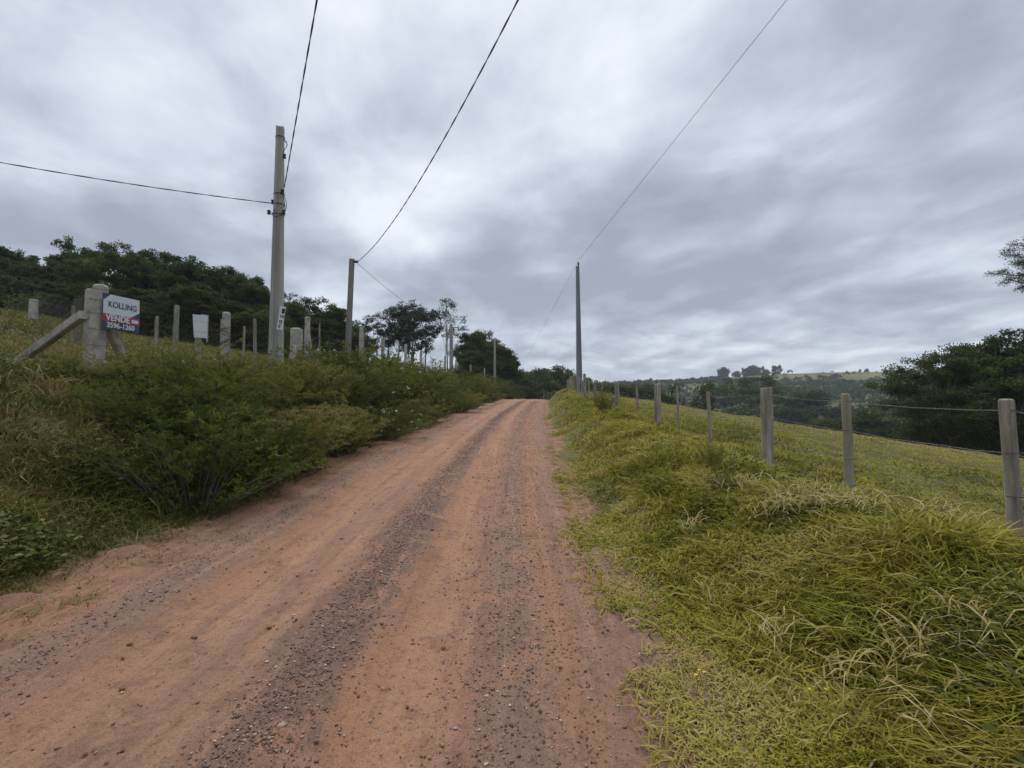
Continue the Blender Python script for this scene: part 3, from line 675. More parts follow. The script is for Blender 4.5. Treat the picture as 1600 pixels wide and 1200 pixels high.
undergrowth('undergrowth', 'dark tangled undergrowth along the foot of the left wood', np.stack([(_px - 800) / 760 * _d, _d], -1), (1.0, 2.0), (1.6, 3.4), 900, .17)
_px = rng.uniform(728, 806, 36); _d = rng.uniform(58, 74, 36)
undergrowth('undergrowth', 'dark undergrowth below the round trees at the bend', np.stack([(_px - 800) / 760 * _d, _d], -1), (1.0, 2.0), (1.2, 2.6), 700, .2)
def weed_leaves(name, label, x, y, k, spread, hmax, ls, mt):
    n = len(x); X = np.repeat(x, k) + rng.standard_normal(n * k) * spread; Y = np.repeat(y, k) + rng.standard_normal(n * k) * spread
    N_ = n * k; hh = np.repeat(hmax * rng.uniform(.4, 1.1, n), k); c = np.stack([X, Y, H(X, Y) + hh * rng.random(N_) ** .7], -1)
    ax = unit(rng.standard_normal((N_, 3)) * [1, 1, .35] + [0, 0, .15]); nr = unit(rng.standard_normal((N_, 3)) * .5 + [0, 0, 1]); r = np.hypot(X, Y)
    L = ls * rng.uniform(.5, 1.5, N_) * (1 + .03 * r)
    V, F, t = leafquads(c, ax, nr, L, L * .55, np.clip(np.repeat(rng.random(n) * .5, k) + .5 * rng.random(N_), 0, 1))
    link(name, mesh_np(name, V, F, mt, {'tint': ('FACE', t)}), kind='stuff', label=label, category='weeds')
x, y = polar(9000, 1.7, 26, .12, 1.1); u = x - xc(y); cl = fbm(x * 1.4, y * 1.4, 201, 3); kp = (u > hw(y) + .25) & (u < 5.6) & (cl > .18); x, y = x[kp], y[kp]
weed_leaves('verge_weeds', 'broad-leaved weeds mixed into the long grass on the right bank', x, y, 14, .06, .20, .035, M['leaf_weed'])
x, y = polar(16000, 5, 26, .3, 1.12); u = x - xc(y); cl = fbm(x * .5, y * .5, 81, 3); kp = (u > 5.9) & (u < 12) & (cl > .12) & (rng.random(len(x)) < .45); x, y = x[kp], y[kp]
weed_leaves('pasture_weeds', 'patch of leafy grey-green weeds in the pasture just beyond the right fence', x, y, 10, .12, .22, .036, M['leaf_weed'])
x, y = polar(9000, 3.2, 24, -1.2, -.1); a = xc(y) - x; cl = fbm(x * 1.2, y * 1.2, 205, 3); kp = (a > hw(y) + .35) & (a < 7.4) & (cl > .08); x, y = x[kp], y[kp]
weed_leaves('bank_weeds', 'leafy weeds growing through the grass of the left bank', x, y, 14, .08, .42, .045, M['leaf_weed'])
# araucaria at the right edge of the frame: long bare trunk, tiers of upswept boughs ending in tufts
def araucaria():
    o = thing('araucaria_tree', 'tall dark umbrella-crowned pine whose branch tips enter at the far right edge', 'tree')
    x, y = 38.9, 32.0; bz = Hs(x, y); o.location = (x, y, bz)
    top = P(1600, 322, 32)[2] - bz
    mb = MB(); mb.tube([(0, 0, -.3), (.1, 0, top * .5), (0, .1, top)], [.42, .32, .16], 9)
    cs = []; rs = random.Random(5)
    for tier in range(6):
        z = top * (.74 + .045 * tier); L = (5.0, 5.1, 4.7, 4.1, 3.2, 2.2)[tier] * .92
        for k in range(10):
            a = 6.283 * k / 10 + tier * .4 + rs.uniform(-.15, .15); l = L * rs.uniform(.85, 1.05)
            pts = [Vector((math.cos(a) * l * t, math.sin(a) * l * t, z + l * (.05 * t * t * 6 - .12 * t))) for t in np.linspace(0, 1, 6)]
            mb.tube(pts, [.09, .08, .065, .05, .035, .02], 5, False)
            for t in (.62, .74, .84, .93, 1.0):
                for _ in range(3):
                    p = pts[0].lerp(pts[-1], t); p.z = z + l * (.3 * t * t - .12 * t); cs.append(np.array(p) + rng.normal(0, .22, 3))
    mb.build('trunk', M['bark'], o, smooth=True)
    cs = np.array(cs); n = 60000; pk = rng.integers(0, len(cs), n); d = unit(rng.standard_normal((n, 3)))
    c = cs[pk] + d * rng.random((n, 1)) * np.array([.34, .34, .2]); L = rng.uniform(.07, .16, n)
    V, F, t = leafquads(c, unit(d + [0, 0, .5]), unit(rng.standard_normal((n, 3))), L, L * .3, rng.random(n) * .6)
    link('crown', mesh_np('crown', V, F, M['leaf'], {'tint': ('FACE', t)}), o)
araucaria()

# ------------------------------------------------------------------ roadside shrubs
def shrub_mesh(seed, h, wr, stems, nl, ls, aspect, plume=.5, leafm=None):
    global rng
    keep = rng; rng = np.random.default_rng(seed); mb = MB(); tips = []
    for k in range(stems):
        a = rng.random() * 6.283; sp_ = wr * rng.random() ** .6; hh = h * rng.uniform(.55, 1.05) * (1 - .35 * (sp_ / wr) ** 2)
        b = np.array([math.cos(a) * .25 * sp_, math.sin(a) * .25 * sp_, -.1]); t = np.linspace(0, 1, 6)[:, None]
        p = b + np.concatenate([np.cos(a) * sp_ * t ** 1.4, np.sin(a) * sp_ * t ** 1.4, hh * (t - .12 * plume * t ** 3)], 1) + rng.normal(0, .02, (6, 3)) * t
        mb.tube(p, [.010, .009, .007, .005, .004, .002], 4, False); tips.append(p)
    T = np.array(tips)                                             # stems,6,3
    # side twigs: segments leaving a stem
    nt = stems * 16; si = rng.integers(0, stems, nt); tt = rng.uniform(.15, 1, nt) ** .8; i = np.minimum((tt * 5).astype(int), 4); f = (tt * 5 - i)[:, None]
    b = T[si, i] * (1 - f) + T[si, i + 1] * f
    da = rng.random(nt) * 6.283; dr = unit(np.stack([np.cos(da), np.sin(da), rng.uniform(.1, 1.1, nt)], -1)); tl = h * rng.uniform(.10, .26, nt) * (1.15 - .6 * tt)
    pk = rng.integers(0, nt, nl); s_ = rng.random(nl) ** .8
    c = b[pk] + dr[pk] * (tl[pk] * s_)[:, None] - np.array([0, 0, 1]) * (tl[pk] * s_ ** 2 * .25)[:, None] + rng.normal(0, .008, (nl, 3))
    ax = unit(dr[pk] * .6 + rng.standard_normal((nl, 3)) * .6 + [0, 0, .1]); nr = unit(rng.standard_normal((nl, 3)) * .7 + [0, 0, 1])
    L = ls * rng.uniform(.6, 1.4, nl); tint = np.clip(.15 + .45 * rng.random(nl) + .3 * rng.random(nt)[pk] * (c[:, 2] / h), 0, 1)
    V, F, t = leafquads(c, ax, nr, L, L * aspect, tint)
    rng = keep
    return mb, (V, F, t)
SH = []
for i, (h, wr, st, nl, ls, asp) in enumerate([(1.6, .95, 70, 24000, .042, .30), (1.5, 1.1, 60, 26000, .036, .28), (1.7, .8, 55, 20000, .046, .34), (1.3, 1.0, 60, 22000, .040, .26), (1.5, .9, 46, 12000, .060, .42)]):
    mb, (V, F, t) = shrub_mesh(300 + i, h, wr, st, nl, ls, asp)
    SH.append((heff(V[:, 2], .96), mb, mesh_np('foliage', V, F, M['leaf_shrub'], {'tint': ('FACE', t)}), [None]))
def flower_mesh():
    mb = MB()
    for k in range(6):
        a = k * 1.047; c, s_ = math.cos(a), math.sin(a); c2, s2 = math.cos(a + .35), math.sin(a + .35); c3, s3 = math.cos(a - .35), math.sin(a - .35)
        mb.add([(0, 0, 0), (c2 * .016, s2 * .016, .008), (c * .026, s * .026 if False else s_ * .026, .006), (c3 * .016, s3 * .016, .008)], [(0, 1, 2, 3)])
    me = bpy.data.meshes.new('blossom'); me.from_pydata(mb.v, [], mb.f); me.materials.append(M['petal']); return me
FL = flower_mesh()
def put_shrub(k, x, y, top_z, label, group, sx=1.0, flowers=0, fpos=None):
    h, mb, fol, st = SH[k]; bz = Hs(x, y) - .05; s_ = max((top_z - bz) / h, .3)
    o = thing('roadside_shrub', label, 'shrub', (x, y, bz), rng.random() * 6.28, group); sw = (.55 + .45 * s_) * sx; o.scale = (sw, sw, s_)
    if st[0] is None: st[0] = mb.build('stems', M['bark'], o)
    else: c = st[0].copy(); C.objects.link(c); c.parent = o
    link('foliage', fol, o)
    for i in range(flowers):
        a = rng.random() * 6.283; q = rng.uniform(.7, 1.0)
        b = link('blossom', FL, o); b.location = (math.cos(a) * q, math.sin(a) * q, h * rng.uniform(.3, .95)); b.rotation_euler = (rng.uniform(-1.3, 1.3), rng.uniform(-1.3, 1.3), 0); q2 = rng.uniform(.8, 1.9); b.scale = (q2, q2, q2)
    return o
hedge_top = ([150, 200, 260, 320, 380, 430, 470, 500, 560, 600, 640, 680, 720, 760, 800, 830, 850], [625, 600, 588, 572, 565, 572, 566, 553, 548, 566, 584, 572, 580, 590, 602, 612, 618])
rows = []
d = 5.2
while d < 58:
    for lane, (ua, hf) in enumerate(((2.72, .42), (3.95, .78), (5.25, 1.0))):
        u_ = -(ua + (-.1 if d > 14 else 0)) + rng.uniform(-.25, .25)
        y = d + rng.uniform(-.25, .25); x = float(xc(y)) + u_; px = 800 + 760 * x / y
        if px < (200, 205, 290)[2 - lane]: continue
        rows.append((x, y, px, lane, hf))
    d *= 1.105 if d < 20 else 1.15
print('shrubs', len(rows))
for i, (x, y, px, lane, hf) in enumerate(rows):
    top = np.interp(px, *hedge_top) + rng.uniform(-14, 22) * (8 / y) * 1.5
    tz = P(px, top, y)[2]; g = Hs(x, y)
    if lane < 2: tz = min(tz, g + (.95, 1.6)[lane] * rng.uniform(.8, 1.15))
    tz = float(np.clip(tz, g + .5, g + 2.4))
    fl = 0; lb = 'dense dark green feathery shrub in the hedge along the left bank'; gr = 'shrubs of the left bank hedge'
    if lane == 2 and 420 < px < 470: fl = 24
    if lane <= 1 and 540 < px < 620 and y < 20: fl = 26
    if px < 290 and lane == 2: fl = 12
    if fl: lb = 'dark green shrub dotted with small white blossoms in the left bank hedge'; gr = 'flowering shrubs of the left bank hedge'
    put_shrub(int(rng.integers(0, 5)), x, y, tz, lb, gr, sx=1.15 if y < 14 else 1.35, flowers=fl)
# small plants on the right verge and in the pasture
for (px, py, d, hh, lb) in ((945, 640, 17, .8, 'small dark ferny bush low on the right verge before the thin stakes'), 
                            (1110, 750, 6.3, .34, 'dark spiky weed plant in the long grass of the right bank'), (1135, 790, 5.4, .3, 'lower dark weed plant on the slope of the right bank'),
                            ):
    c = P(px, py, d); z0 = Hs(c[0], c[1]); o = put_shrub(int(rng.integers(0, 4)), c[0], c[1], z0 + hh, lb, None, sx=.4 if d > 8 else .26)
    o.name = 'weed_bush'
def yellow_flower():
    for k, (px, py, d) in enumerate(((1093, 1080, 2.62), (1101, 1086, 2.6), (1088, 1092, 2.58), (1265, 1120, 2.4), (1292, 1122, 2.4))):
        c = P(px, py, d); mb = MB()
        z0 = Hs(c[0], c[1]); o = thing('wild_flower', 'tiny yellow wildflower in the grass at the lower right road edge', 'flower', (c[0], c[1], z0), 0, 'tiny yellow wildflowers')
        h = max(c[2] - z0, .1); s_ = MB(); s_.tube([(0, 0, 0), (.01, 0, h * .5), (0, 0, h)], .0015, 4); s_.build('stem', M['bank_grass'], o)
        for q in range(7):
            a = q * .9; mb.add([(0, 0, h), (math.cos(a) * .007, math.sin(a) * .007, h + .004), (math.cos(a + .4) * .012, math.sin(a + .4) * .012, h + .002), (math.cos(a + .8) * .007, math.sin(a + .8) * .007, h + .004)], [(0, 1, 2, 3)])
        mb.build('petals', M['yellow'], o)
yellow_flower()

# ------------------------------------------------------------------ fences
def sqpost(mb, base, h, w0, w1, rot=0, lean=(0, 0), chamf=.22, cap=.05, wob=0):
    secs = []
    zs = [-.3, 0, h * .33, h * .66, h - cap, h - cap * .4, h]
    for z in zs:
        t = max(z, 0) / h; wd = w0 + (w1 - w0) * t
        k = 1 if z <= h - cap else (.92 if z < h else .68); a = wd / 2 * k; c = a * chamf
        ring = [(-a + c, -a), (a - c, -a), (a, -a + c), (a, a - c), (a - c, a), (-a + c, a), (-a, a - c), (-a, -a + c)]
        ox = lean[0] * t + wob * math.sin(5 * t + base[0]); oy = lean[1] * t + wob * math.cos(4 * t + base[0])
        cr, sr = math.cos(rot), math.sin(rot)
        secs.append([(base[0] + x * cr - y * sr + ox, base[1] + x * sr + y * cr + oy, base[2] + z) for x, y in ring])
    mb.loft(secs)
def rpost(mb, base, h, r0, r1, lean=(0, 0), seed=0):
    rs = random.Random(seed); n = 14; secs = []; pr = [1 + rs.uniform(-.07, .07) for _ in range(n)]
    for z in [-.3, 0, h * .3, h * .6, h * .9, h - .012, h]:
        t = max(z, 0) / h; r = (r0 + (r1 - r0) * t) * (.90 if z == h else 1)
        secs.append([(base[0] + lean[0] * t + math.cos(6.283 * k / n) * r * pr[k] * (1 + rs.uniform(-.02, .02)), base[1] + lean[1] * t + math.sin(6.283 * k / n) * r * pr[k], base[2] + z + (rs.uniform(-.01, .01) if z == h else 0)) for k in range(n)])
    mb.loft(secs)
def wire(mb, pts, r=.0016, sag=.02, seg=6, barbs=0, jit=.006, seed=0):
    rs = random.Random(seed)
    for a, b in zip(pts[:-1], pts[1:]):
        a, b = Vector(a), Vector(b); L = (b - a).length
        p = [a.lerp(b, t) - Vector((0, 0, 4 * sag * t * (1 - t) + (rs.uniform(-jit, jit) if 0 < t < 1 else 0))) for t in np.linspace(0, 1, seg + 1)]
        mb.tube(p, r, 4, False)
        if barbs:
            for k in range(int(L / barbs)):
                t = (k + .5) * barbs / L; q = a.lerp(b, t) - Vector((0, 0, 4 * sag * t * (1 - t)))
                for s_ in (-1, 1):
                    e = Vector((rs.uniform(-.3, .3), rs.uniform(-1, 1), s_ * 1)).normalized() * .014; mb.tube([q - e, q + e], r * .8, 3, False)
def fence_x(y): return float(np.interp(y, [-12, 4, 20, 28, 34, 45, 60, 75, 95], [3.6, 4.25, 4.15, 4.3, 4.55, 5.2, 6.7, 9.6, 15]))
rf = thing('wire_fence', 'weathered wooden post and barbed wire fence along the right side of the road', 'fence', (fence_x(4), 4.1, Hs(fence_x(4), 4.1)))
def world_child(o, root): o.location = Vector(o.location) - root.location; return o
posts_r = [  # px, top, kind, width m, seed
    (1580, 623, 'sq', .088), (1325, 615, 'st', .095), (1197, 606, 'rd', .10), (1110, 612, 'st', .07), (1060, 603, 'st', .05), (1027, 600, 'rd', .10), (997, 600, 'st', .06), (965, 598, 'rd', .095), (941, 599, 'st', .07), (930, 597, 'rd', .09)]
top_pts = []
pk = 0
for (px, top, kind, wd) in posts_r:
    y = 4.0
    for _ in range(30): y = fence_x(y) * 760 / (px - 800)
    x = fence_x(y); g = Hs(x, y); tz = P(px, top, y)[2]; h = max(tz - g, .9); mb = MB(); b = (x, y, g); pk += 1
    if kind == 'rd': rpost(mb, b, h, wd, wd * .93, (rng.uniform(-.04, .02), 0), pk); nm = 'round_post'
    elif kind == 'sq': sqpost(mb, b, h, wd, wd * .95, .2, (-.05, 0), .3, .02, .008); nm = 'square_post'
    else: sqpost(mb, b, h, wd, wd * .85, .5, (rng.uniform(-.06, .04), 0), .3, .02, .012); nm = 'split_stake'
    world_child(mb.build(nm, M['wood_light'] if kind == 'st' and pk in (2, 4) else M['wood'], rf, smooth=(kind == 'rd')), rf)
    top_pts.append((x, y, tz, g))
y = top_pts[-1][1] + 2.2; k = 0
while y < 92:
    x = fence_x(y); g = Hs(x, y); h = rng.uniform(1.0, 1.35); mb = MB(); k += 1
    if k % 2: sqpost(mb, (x, y, g), h, .07, .06, .3, (rng.uniform(-.08, .05), 0), .3, .02, .01); nm = 'split_stake'
    else: rpost(mb, (x, y, g), h + .1, .085, .08, (rng.uniform(-.08, .05), 0), 50 + k); nm = 'round_post'
    world_child(mb.build(nm, M['wood'], rf), rf); top_pts.append((x, y, g + h, g)); y += rng.uniform(1.7, 2.4)
for y in (2.1, 0.2, -1.8, -3.8, -5.8):
    x = fence_x(y); g = Hs(x, y); mb = MB(); sqpost(mb, (x, y, g), 1.3, .1, .09, .3, (0, 0), .3, .02, .01); world_child(mb.build('split_stake', M['wood'], rf), rf); top_pts.insert(0, (x, y, g + 1.3, g))
for j, dz in enumerate((.10, .46, .82, 1.14)):
    mb = MB(); wire(mb, [(x - .05, y - .03, tz - dz if tz - dz > g + .08 else g + .08) for x, y, tz, g in top_pts], .0024, .025, 6, .16 if j < 4 else 0, seed=j)
    world_child(mb.build('barbed_wire', M['wire'], rf), rf)
mb = MB()
for x, y, tz, g in top_pts[4:16]:
    for dz in (.10, .46, .82, 1.14):
        if tz - dz > g + .1: mb = MB(); mb.tube([Vector((x + math.cos(a) * .075, y + math.sin(a) * .075, tz - dz)) for a in np.linspace(0, 6.283, 9)], .003, 4, False); world_child(mb.build('wire_tie', M['rust'], rf), rf)

# left fence: concrete posts on top of the bank
CORN = P(150, 560, 9.0); CORN[2] = Hs(CORN[0], 9.0)
lf = thing('wire_fence', 'concrete post and wire mesh fence on top of the left bank', 'fence', tuple(CORN))
def cpost(px, top, y, w0, w1, name='concrete_post', mt='concrete', lean=(0, 0), rot=.1):
    x = (px - 800) / 760 * y; g = Hs(x, y); tz = P(px, top, y)[2]; mb = MB(); sqpost(mb, (x - lean[0], y - lean[1], g), tz - g, w0, w1, rot, lean, .22, .05)
    world_child(mb.build(name, M[mt], lf), lf); return (x, y, tz, g)
def beam(a, b, w0, w1, name, mt='concrete'):
    mb = MB(); a, b = Vector(a), Vector(b); t = (b - a).normalized(); s_ = t.cross(Vector((0, 0, 1))).normalized(); n_ = s_.cross(t)
    secs = []
    for p in (a, a.lerp(b, .5), b):
        secs.append([p + s_ * x * w1 / 2 + n_ * y * w0 / 2 for x, y in ((-1, -.8), (-.8, -1), (.8, -1), (1, -.8), (1, .8), (.8, 1), (-.8, 1), (-1, .8))])
    mb.loft(secs); return world_child(mb.build(name, M[mt], lf), lf)
L0 = cpost(150, 445, 9.0, .215, .185, 'corner_post', lean=(.04, 0))
# second corner post, its head set off, with a long brace to the left
L0b = cpost(137, 452, 9.6, .17, .18, 'corner_post', rot=.05)
q = P(134, 492, 9.45); e = P(28, 566, 10.4); e[2] = min(e[2], Hs(e[0], e[1]) + .1); beam(q + np.array([-.05, 0, .0]), e, .17, .14, 'brace')
q = P(165, 500, 9.1); e = P(204, 566, 9.9); e[2] = min(e[2], Hs(e[0], e[1]) + .15); beam(q, e, .17, .12, 'brace')
line = [L0]
for (px, top, y) in ((350, 488, 12.2), (478, 495, 16.7), (563, 512, 20.5), (597, 528, 24), (633, 538, 29), (657, 548, 34), (695, 556, 41), (712, 562, 47), (735, 570, 53), (757, 575, 58)):
    line.append(cpost(px, top, y, .17, .15))
s0 = cpost(461, 513, 15.0, .29, .30, 'strainer_post')
for ex, ey, dd in ((446, 558, 14.6), (455, 562, 14.2), (474, 560, 15.2)):
    q = P(462, 532, 15.0); e = P(ex, ey, dd); e[2] = Hs(e[0], e[1]) - .05; beam(q, e, .13, .11, 'brace')
q = P(482, 515, 16.7); e = P(492, 555, 16.9); e[2] = Hs(e[0], e[1]) - .05; beam(q, e, .07, .07, 'brace')
# curve back past the camera, and the line running off into the field
back = [(-7.35, y_, Hs(-7.35, y_) + 1.95, Hs(-7.35, y_)) for y_ in (6.0, 3.0, 0.0)]
for x, y, tz, g in back:
    mb = MB(); sqpost(mb, (x, y, g), tz - g, .19, .17, .1); world_child(mb.build('concrete_post', M['concrete'], lf), lf)
side = [L0, cpost(108, 478, 17.5, .09, .08, 'field_stake', 'wood'), cpost(45, 468, 25, .30, .28)]
side.append(cpost(-60, 455, 33, .3, .28))
for j in range(7):
    mb = MB(); f = .04 + j * .145
    for ln in (back[::-1] + line, side):
        pts = [(x, y, tz - f * min(tz - g, 2.0)) for x, y, tz, g in ln]; wire(mb, pts, .0022 if j < 5 else .0018, .03, 6, 0, seed=j)
    world_child(mb.build('strand_wire', M['rust'], lf), lf)
# diamond mesh between the strands
mb = MB()
def netting(a, b, step):
    a_, b_ = np.array(a[:2]), np.array(b[:2]); L = np.linalg.norm(b_ - a_); n = int(L / step)
    for k in range(n):
        for s_ in (-1, 1):
            z0, z1 = .25, 1.65; w_ = 1.4
            t0 = k * step / L; t1 = t0 + s_ * w_ / L
            if t1 < 0: z1 = z0 + (z1 - z0) * (t0 / (t0 - t1)); t1 = 0
            if t1 > 1: z1 = z0 + (z1 - z0) * ((1 - t0) / (t1 - t0)); t1 = 1
            p0 = a_ + (b_ - a_) * t0; p1 = a_ + (b_ - a_) * t1
            g0 = a[3] + (b[3] - a[3]) * t0; g1 = a[3] + (b[3] - a[3]) * t1
            mb.tube([(*p0, g0 + z0), (*p1, g1 + z1)], .0011, 3, False)
for a, b in list(zip(line[:3], line[1:4])) + [(back[0], L0)] + [(side[0], side[1]), (side[1], side[2])]: netting(a, b, .16)
world_child(mb.build('mesh_netting', M['rust'], lf), lf)
# wire wrapped round corner post and the coil on the second post
mb = MB()
for (p, w_, hs) in ((L0, .155, (.1, .3, .55, .85, 1.15, 1.4)),):
    for hh in hs:
        z = p[2] - hh; mb = MB(); mb.tube([(p[0] + math.cos(a) * w_ * (1 if 1 else 0), p[1] + math.sin(a) * w_, z + .015 * math.sin(a * 2)) for a in np.linspace(0, 6.283, 13)], .004, 4, False); world_child(mb.build('wire_wrap', M['rust'], lf), lf)
mb = MB()
p = line[1]
for k in range(9):
    z = p[2] - .42 - .055 * k; mb.tube([(p[0] + math.cos(a) * .115, p[1] + math.sin(a) * .115, z + .05 * math.cos(a + k)) for a in np.linspace(0, 6.283, 11)], .006, 4, False)
world_child(mb.build('wire_coil', M['rust'], lf), lf)

# stakes standing in the left field
for px, top, y, w_ in ((240, 494, 24, .15), (270, 477, 16, .15), (342, 499, 15.5, .05), (378, 510, 26, .12), (397, 498, 19, .12), (497, 505, 18.5, .06), (568, 520, 23, .08)):
    x = (px - 800) / 760 * y; g = Hs(x, y); tz = P(px, top, y)[2]; mb = MB(); sqpost(mb, (0, 0, 0), tz - g, w_, w_ * .9, .4, (rng.uniform(-.05, .05), 0), .3, .02, .01)
    o = mb.build('field_post', M['wood']); o.location = (x, y, g); o['label'] = 'slender weathered grey post standing in the grass behind the left fence'; o['category'] = 'post'; o['group'] = 'slender posts behind the left fence'
# short fence far beyond the crest
ff = thing('wire_fence', 'tiny distant fence crossing the gap behind the road crest', 'fence', (4.5, 96, Hs(4.5, 96)))
for px in range(850, 896, 6):
    y = 96; x = (px - 800) / 760 * y; g = Hs(x, y); mb = MB(); tz = P(px, 611, y)[2]; sqpost(mb, (x, y, g), max(tz - g, 1.0), .09, .08); world_child(mb.build('fence_post', M['wood_light'], ff), ff)

# ------------------------------------------------------------------ signs
def plate(name, pts, th, mt, parent, y=0.0):
    """pts in local x,z ; extruded toward +y"""
    n = len(pts); mb = MB(); V = [(x, y, z) for x, z in pts] + [(x, y + th, z) for x, z in pts]
    mb.add(V, [tuple(range(n)), tuple(range(n, 2 * n))[::-1]] + [(i, n + i, n + (i + 1) % n, (i + 1) % n) for i in range(n)])
    return mb.build(name, mt, parent)
def text(name, s_, size, x, z, mt, parent, bold=.0, sx=1.0, y=-.012, spacing=1.0):
    cu_ = bpy.data.curves.new(name, 'FONT'); cu_.body = s_; cu_.size = size; cu_.extrude = .001; cu_.align_x = 'CENTER'; cu_.align_y = 'CENTER'; cu_.space_character = spacing
    tmp = bpy.data.objects.new('tmp_' + name, cu_); C.objects.link(tmp); bpy.context.view_layer.update()
    me = bpy.data.meshes.new_from_object(tmp); bpy.data.objects.remove(tmp)
    n = len(me.vertices); co = np.empty(n * 3); me.vertices.foreach_get('co', co); co = co.reshape(-1, 3); polys = [tuple(p.vertices) for p in me.polygons]
    mb = MB()
    for k, (ox, oy) in enumerate(((0, 0), (bold, 0), (-bold, 0), (0, bold * .6), (0, -bold * .6)) if bold else ((0, 0),)):
        mb.add(co + np.array([ox, oy, .0004 * k]), polys)
    me = bpy.data.meshes.new(name); me.from_pydata(mb.v, [], mb.f); me.update(); me.materials.append(mt)
    o = link(name, me, parent); o.location = (x, y, z); o.rotation_euler = (math.pi / 2, 0, 0); o.scale = (sx, 1, 1); return o
A = P(162, 457, 8.78); B_ = P(219.5, 467.5, 9.5); A2 = P(162.5, 512, 8.78); B2 = P(219, 520.5, 9.5)
sw = math.hypot(B_[0] - A[0], B_[1] - A[1]); sh = (A[2] - A2[2])
sg = thing('sale_sign', 'white, red and navy for-sale board fixed beside the concrete corner post', 'sign', (A[0], A[1], A2[2]), math.atan2(B_[1] - A[1], B_[0] - A[0]))
# the board drops slightly to its right, like the photo
sg.rotation_euler[1] = math.atan2(A2[2] - B2[2], sw)
W_, H_ = sw, sh
plate('panel', [(0, 0), (W_, 0), (W_, H_), (0, H_)], .01, M['navy'], sg)
plate('white_field', [(.01, .43 * H_), (.66 * W_, .43 * H_), (.76 * W_, .43 * H_), (.99 * W_, .60 * H_), (.99 * W_, .985 * H_), (.20 * W_, .985 * H_), (.01, .80 * H_)], .003, M['white'], sg, -.004)
plate('red_band', [(.0, .205 * H_), (W_, .205 * H_), (W_, .42 * H_), (.80 * W_, .42 * H_), (.80 * W_, .425 * H_), (0, .425 * H_)], .003, M['red'], sg, -.0045)
text('name_lettering', 'KOLLING', .215 * W_, .52 * W_, .70 * H_, M['navytext'], sg, .003, .86, -.007)
text('sale_lettering', 'VENDE', .225 * W_, .395 * W_, .315 * H_, M['white'], sg, .0085, .90, -.009)
plate('small_label', [(.77 * W_, .26 * H_), (.96 * W_, .26 * H_), (.96 * W_, .36 * H_), (.77 * W_, .36 * H_)], .003, M['white'], sg, -.008)
text('phone_lettering', '3596-1260', .185 * W_, .48 * W_, .105 * H_, M['white'], sg, .006, .95, -.006)
# blank white board on its stake
a = P(301, 491, 13.0); b = P(325, 490, 13.2); c = P(303.5, 527, 13.0)
bs = thing('blank_sign', 'blank white board on a pale wooden stake behind the left bank shrubs', 'sign', (a[0], a[1], c[2]), math.atan2(b[1] - a[1], b[0] - a[0]))
ww, hh = math.hypot(b[0] - a[0], b[1] - a[1]), a[2] - c[2]
plate('board', [(.045, 0), (ww, -.0), (ww, hh), (0, hh)], .008, M['white'], bs)
plate('frame_edge', [(ww - .02, -.1), (ww + .02, -.1), (ww + .02, hh + .02), (ww * .55, hh + .03), (ww * .55, hh + .005), (ww - .02, hh)], .02, M['concrete'], bs, .010)
g_ = Hs(a[0], a[1]) - c[2]; mb = MB(); sqpost(mb, (ww * .42, .09, g_), hh * .6 - g_, .15, .14, .1); mb.build('stake', M['wood_light'], bs)

# ------------------------------------------------------------------ poles and lines
def tapered_pole(name, label, px, top, y, w0, w1, mt, lean_px=0, basey=None, ht=None, chan=True):
    """double-T style pole: rectangular, tapering, with a recess down both broad faces"""
    x = (px - 800) / 760 * y; g = Hs(x, y); tz = P(px + lean_px, top, y); h = tz[2] - g
    o = thing(name, label, 'pole', (x, y, g)); lx = tz[0] - x
    secs = []
    for z in [-.4, 0] + list(np.linspace(h * .1, h, 12)):
        t = max(z, 0) / h; a = (w0 + (w1 - w0) * t) / 2; b = a * .8; r = a * (.35 if chan else .02); d_ = b * (.28 if chan else 0)
        ring = [(-a, -b), (-r - .0, -b), (-r, -b + d_), (r, -b + d_), (r, -b), (a, -b), (a, b), (r, b), (r, b - d_), (-r, b - d_), (-r, b), (-a, b)]
        secs.append([(p_[0] * .96 - p_[1] * .28 + lx * t, p_[0] * .28 + p_[1] * .96, z) for p_ in ring])
    mb = MB(); mb.loft(secs); mb.build('shaft', mt, o)
    return o, Vector((x, y, g)), h, lx
p1, o1, h1, l1 = tapered_pole('utility_pole', 'tall pale concrete utility pole rising above the left fence', 430, 199, 13.0, .36, .19, M['pole_concrete'], 8)
def loc1(px, py, dd=13.0): return Vector(P(px, py, dd)) - o1
# fittings on the tall pole
def ringband(z, r, nm='clamp_band'):
    t = z / h1; mb = MB(); cx = l1 * t; mb.tube([(cx + math.cos(a) * r, math.sin(a) * r * .85, z) for a in np.linspace(0, 6.283, 17)], .012, 5, False); mb.build(nm, M['black'], p1)
for py in (215, 304, 320, 336):
    z = loc1(436, py)[2]; t = z / h1; ringband(z, (.36 + (.19 - .36) * t) * .60)
def insul(px, py, dx):
    c = loc1(px, py); mb = MB(); prof_ = [(.02, -.06), (.045, -.05), (.045, -.02), (.025, 0), (.045, .02), (.045, .05), (.02, .06)]
    secs = [[(c[0] + math.cos(6.283 * k / 10) * r, c[1] - .1 + math.sin(6.283 * k / 10) * r, c[2] + z) for k in range(10)] for r, z in prof_]
    mb.loft(secs); mb.tube([(c[0], c[1] - .1, c[2]), (c[0] + dx, c[1], c[2])], .01, 5); mb.build('insulator', M['black'], p1)
insul(429, 318, .1); insul(444, 302, -.1); insul(447, 247, -.1); insul(423, 334, .12); insul(446, 334, -.12)
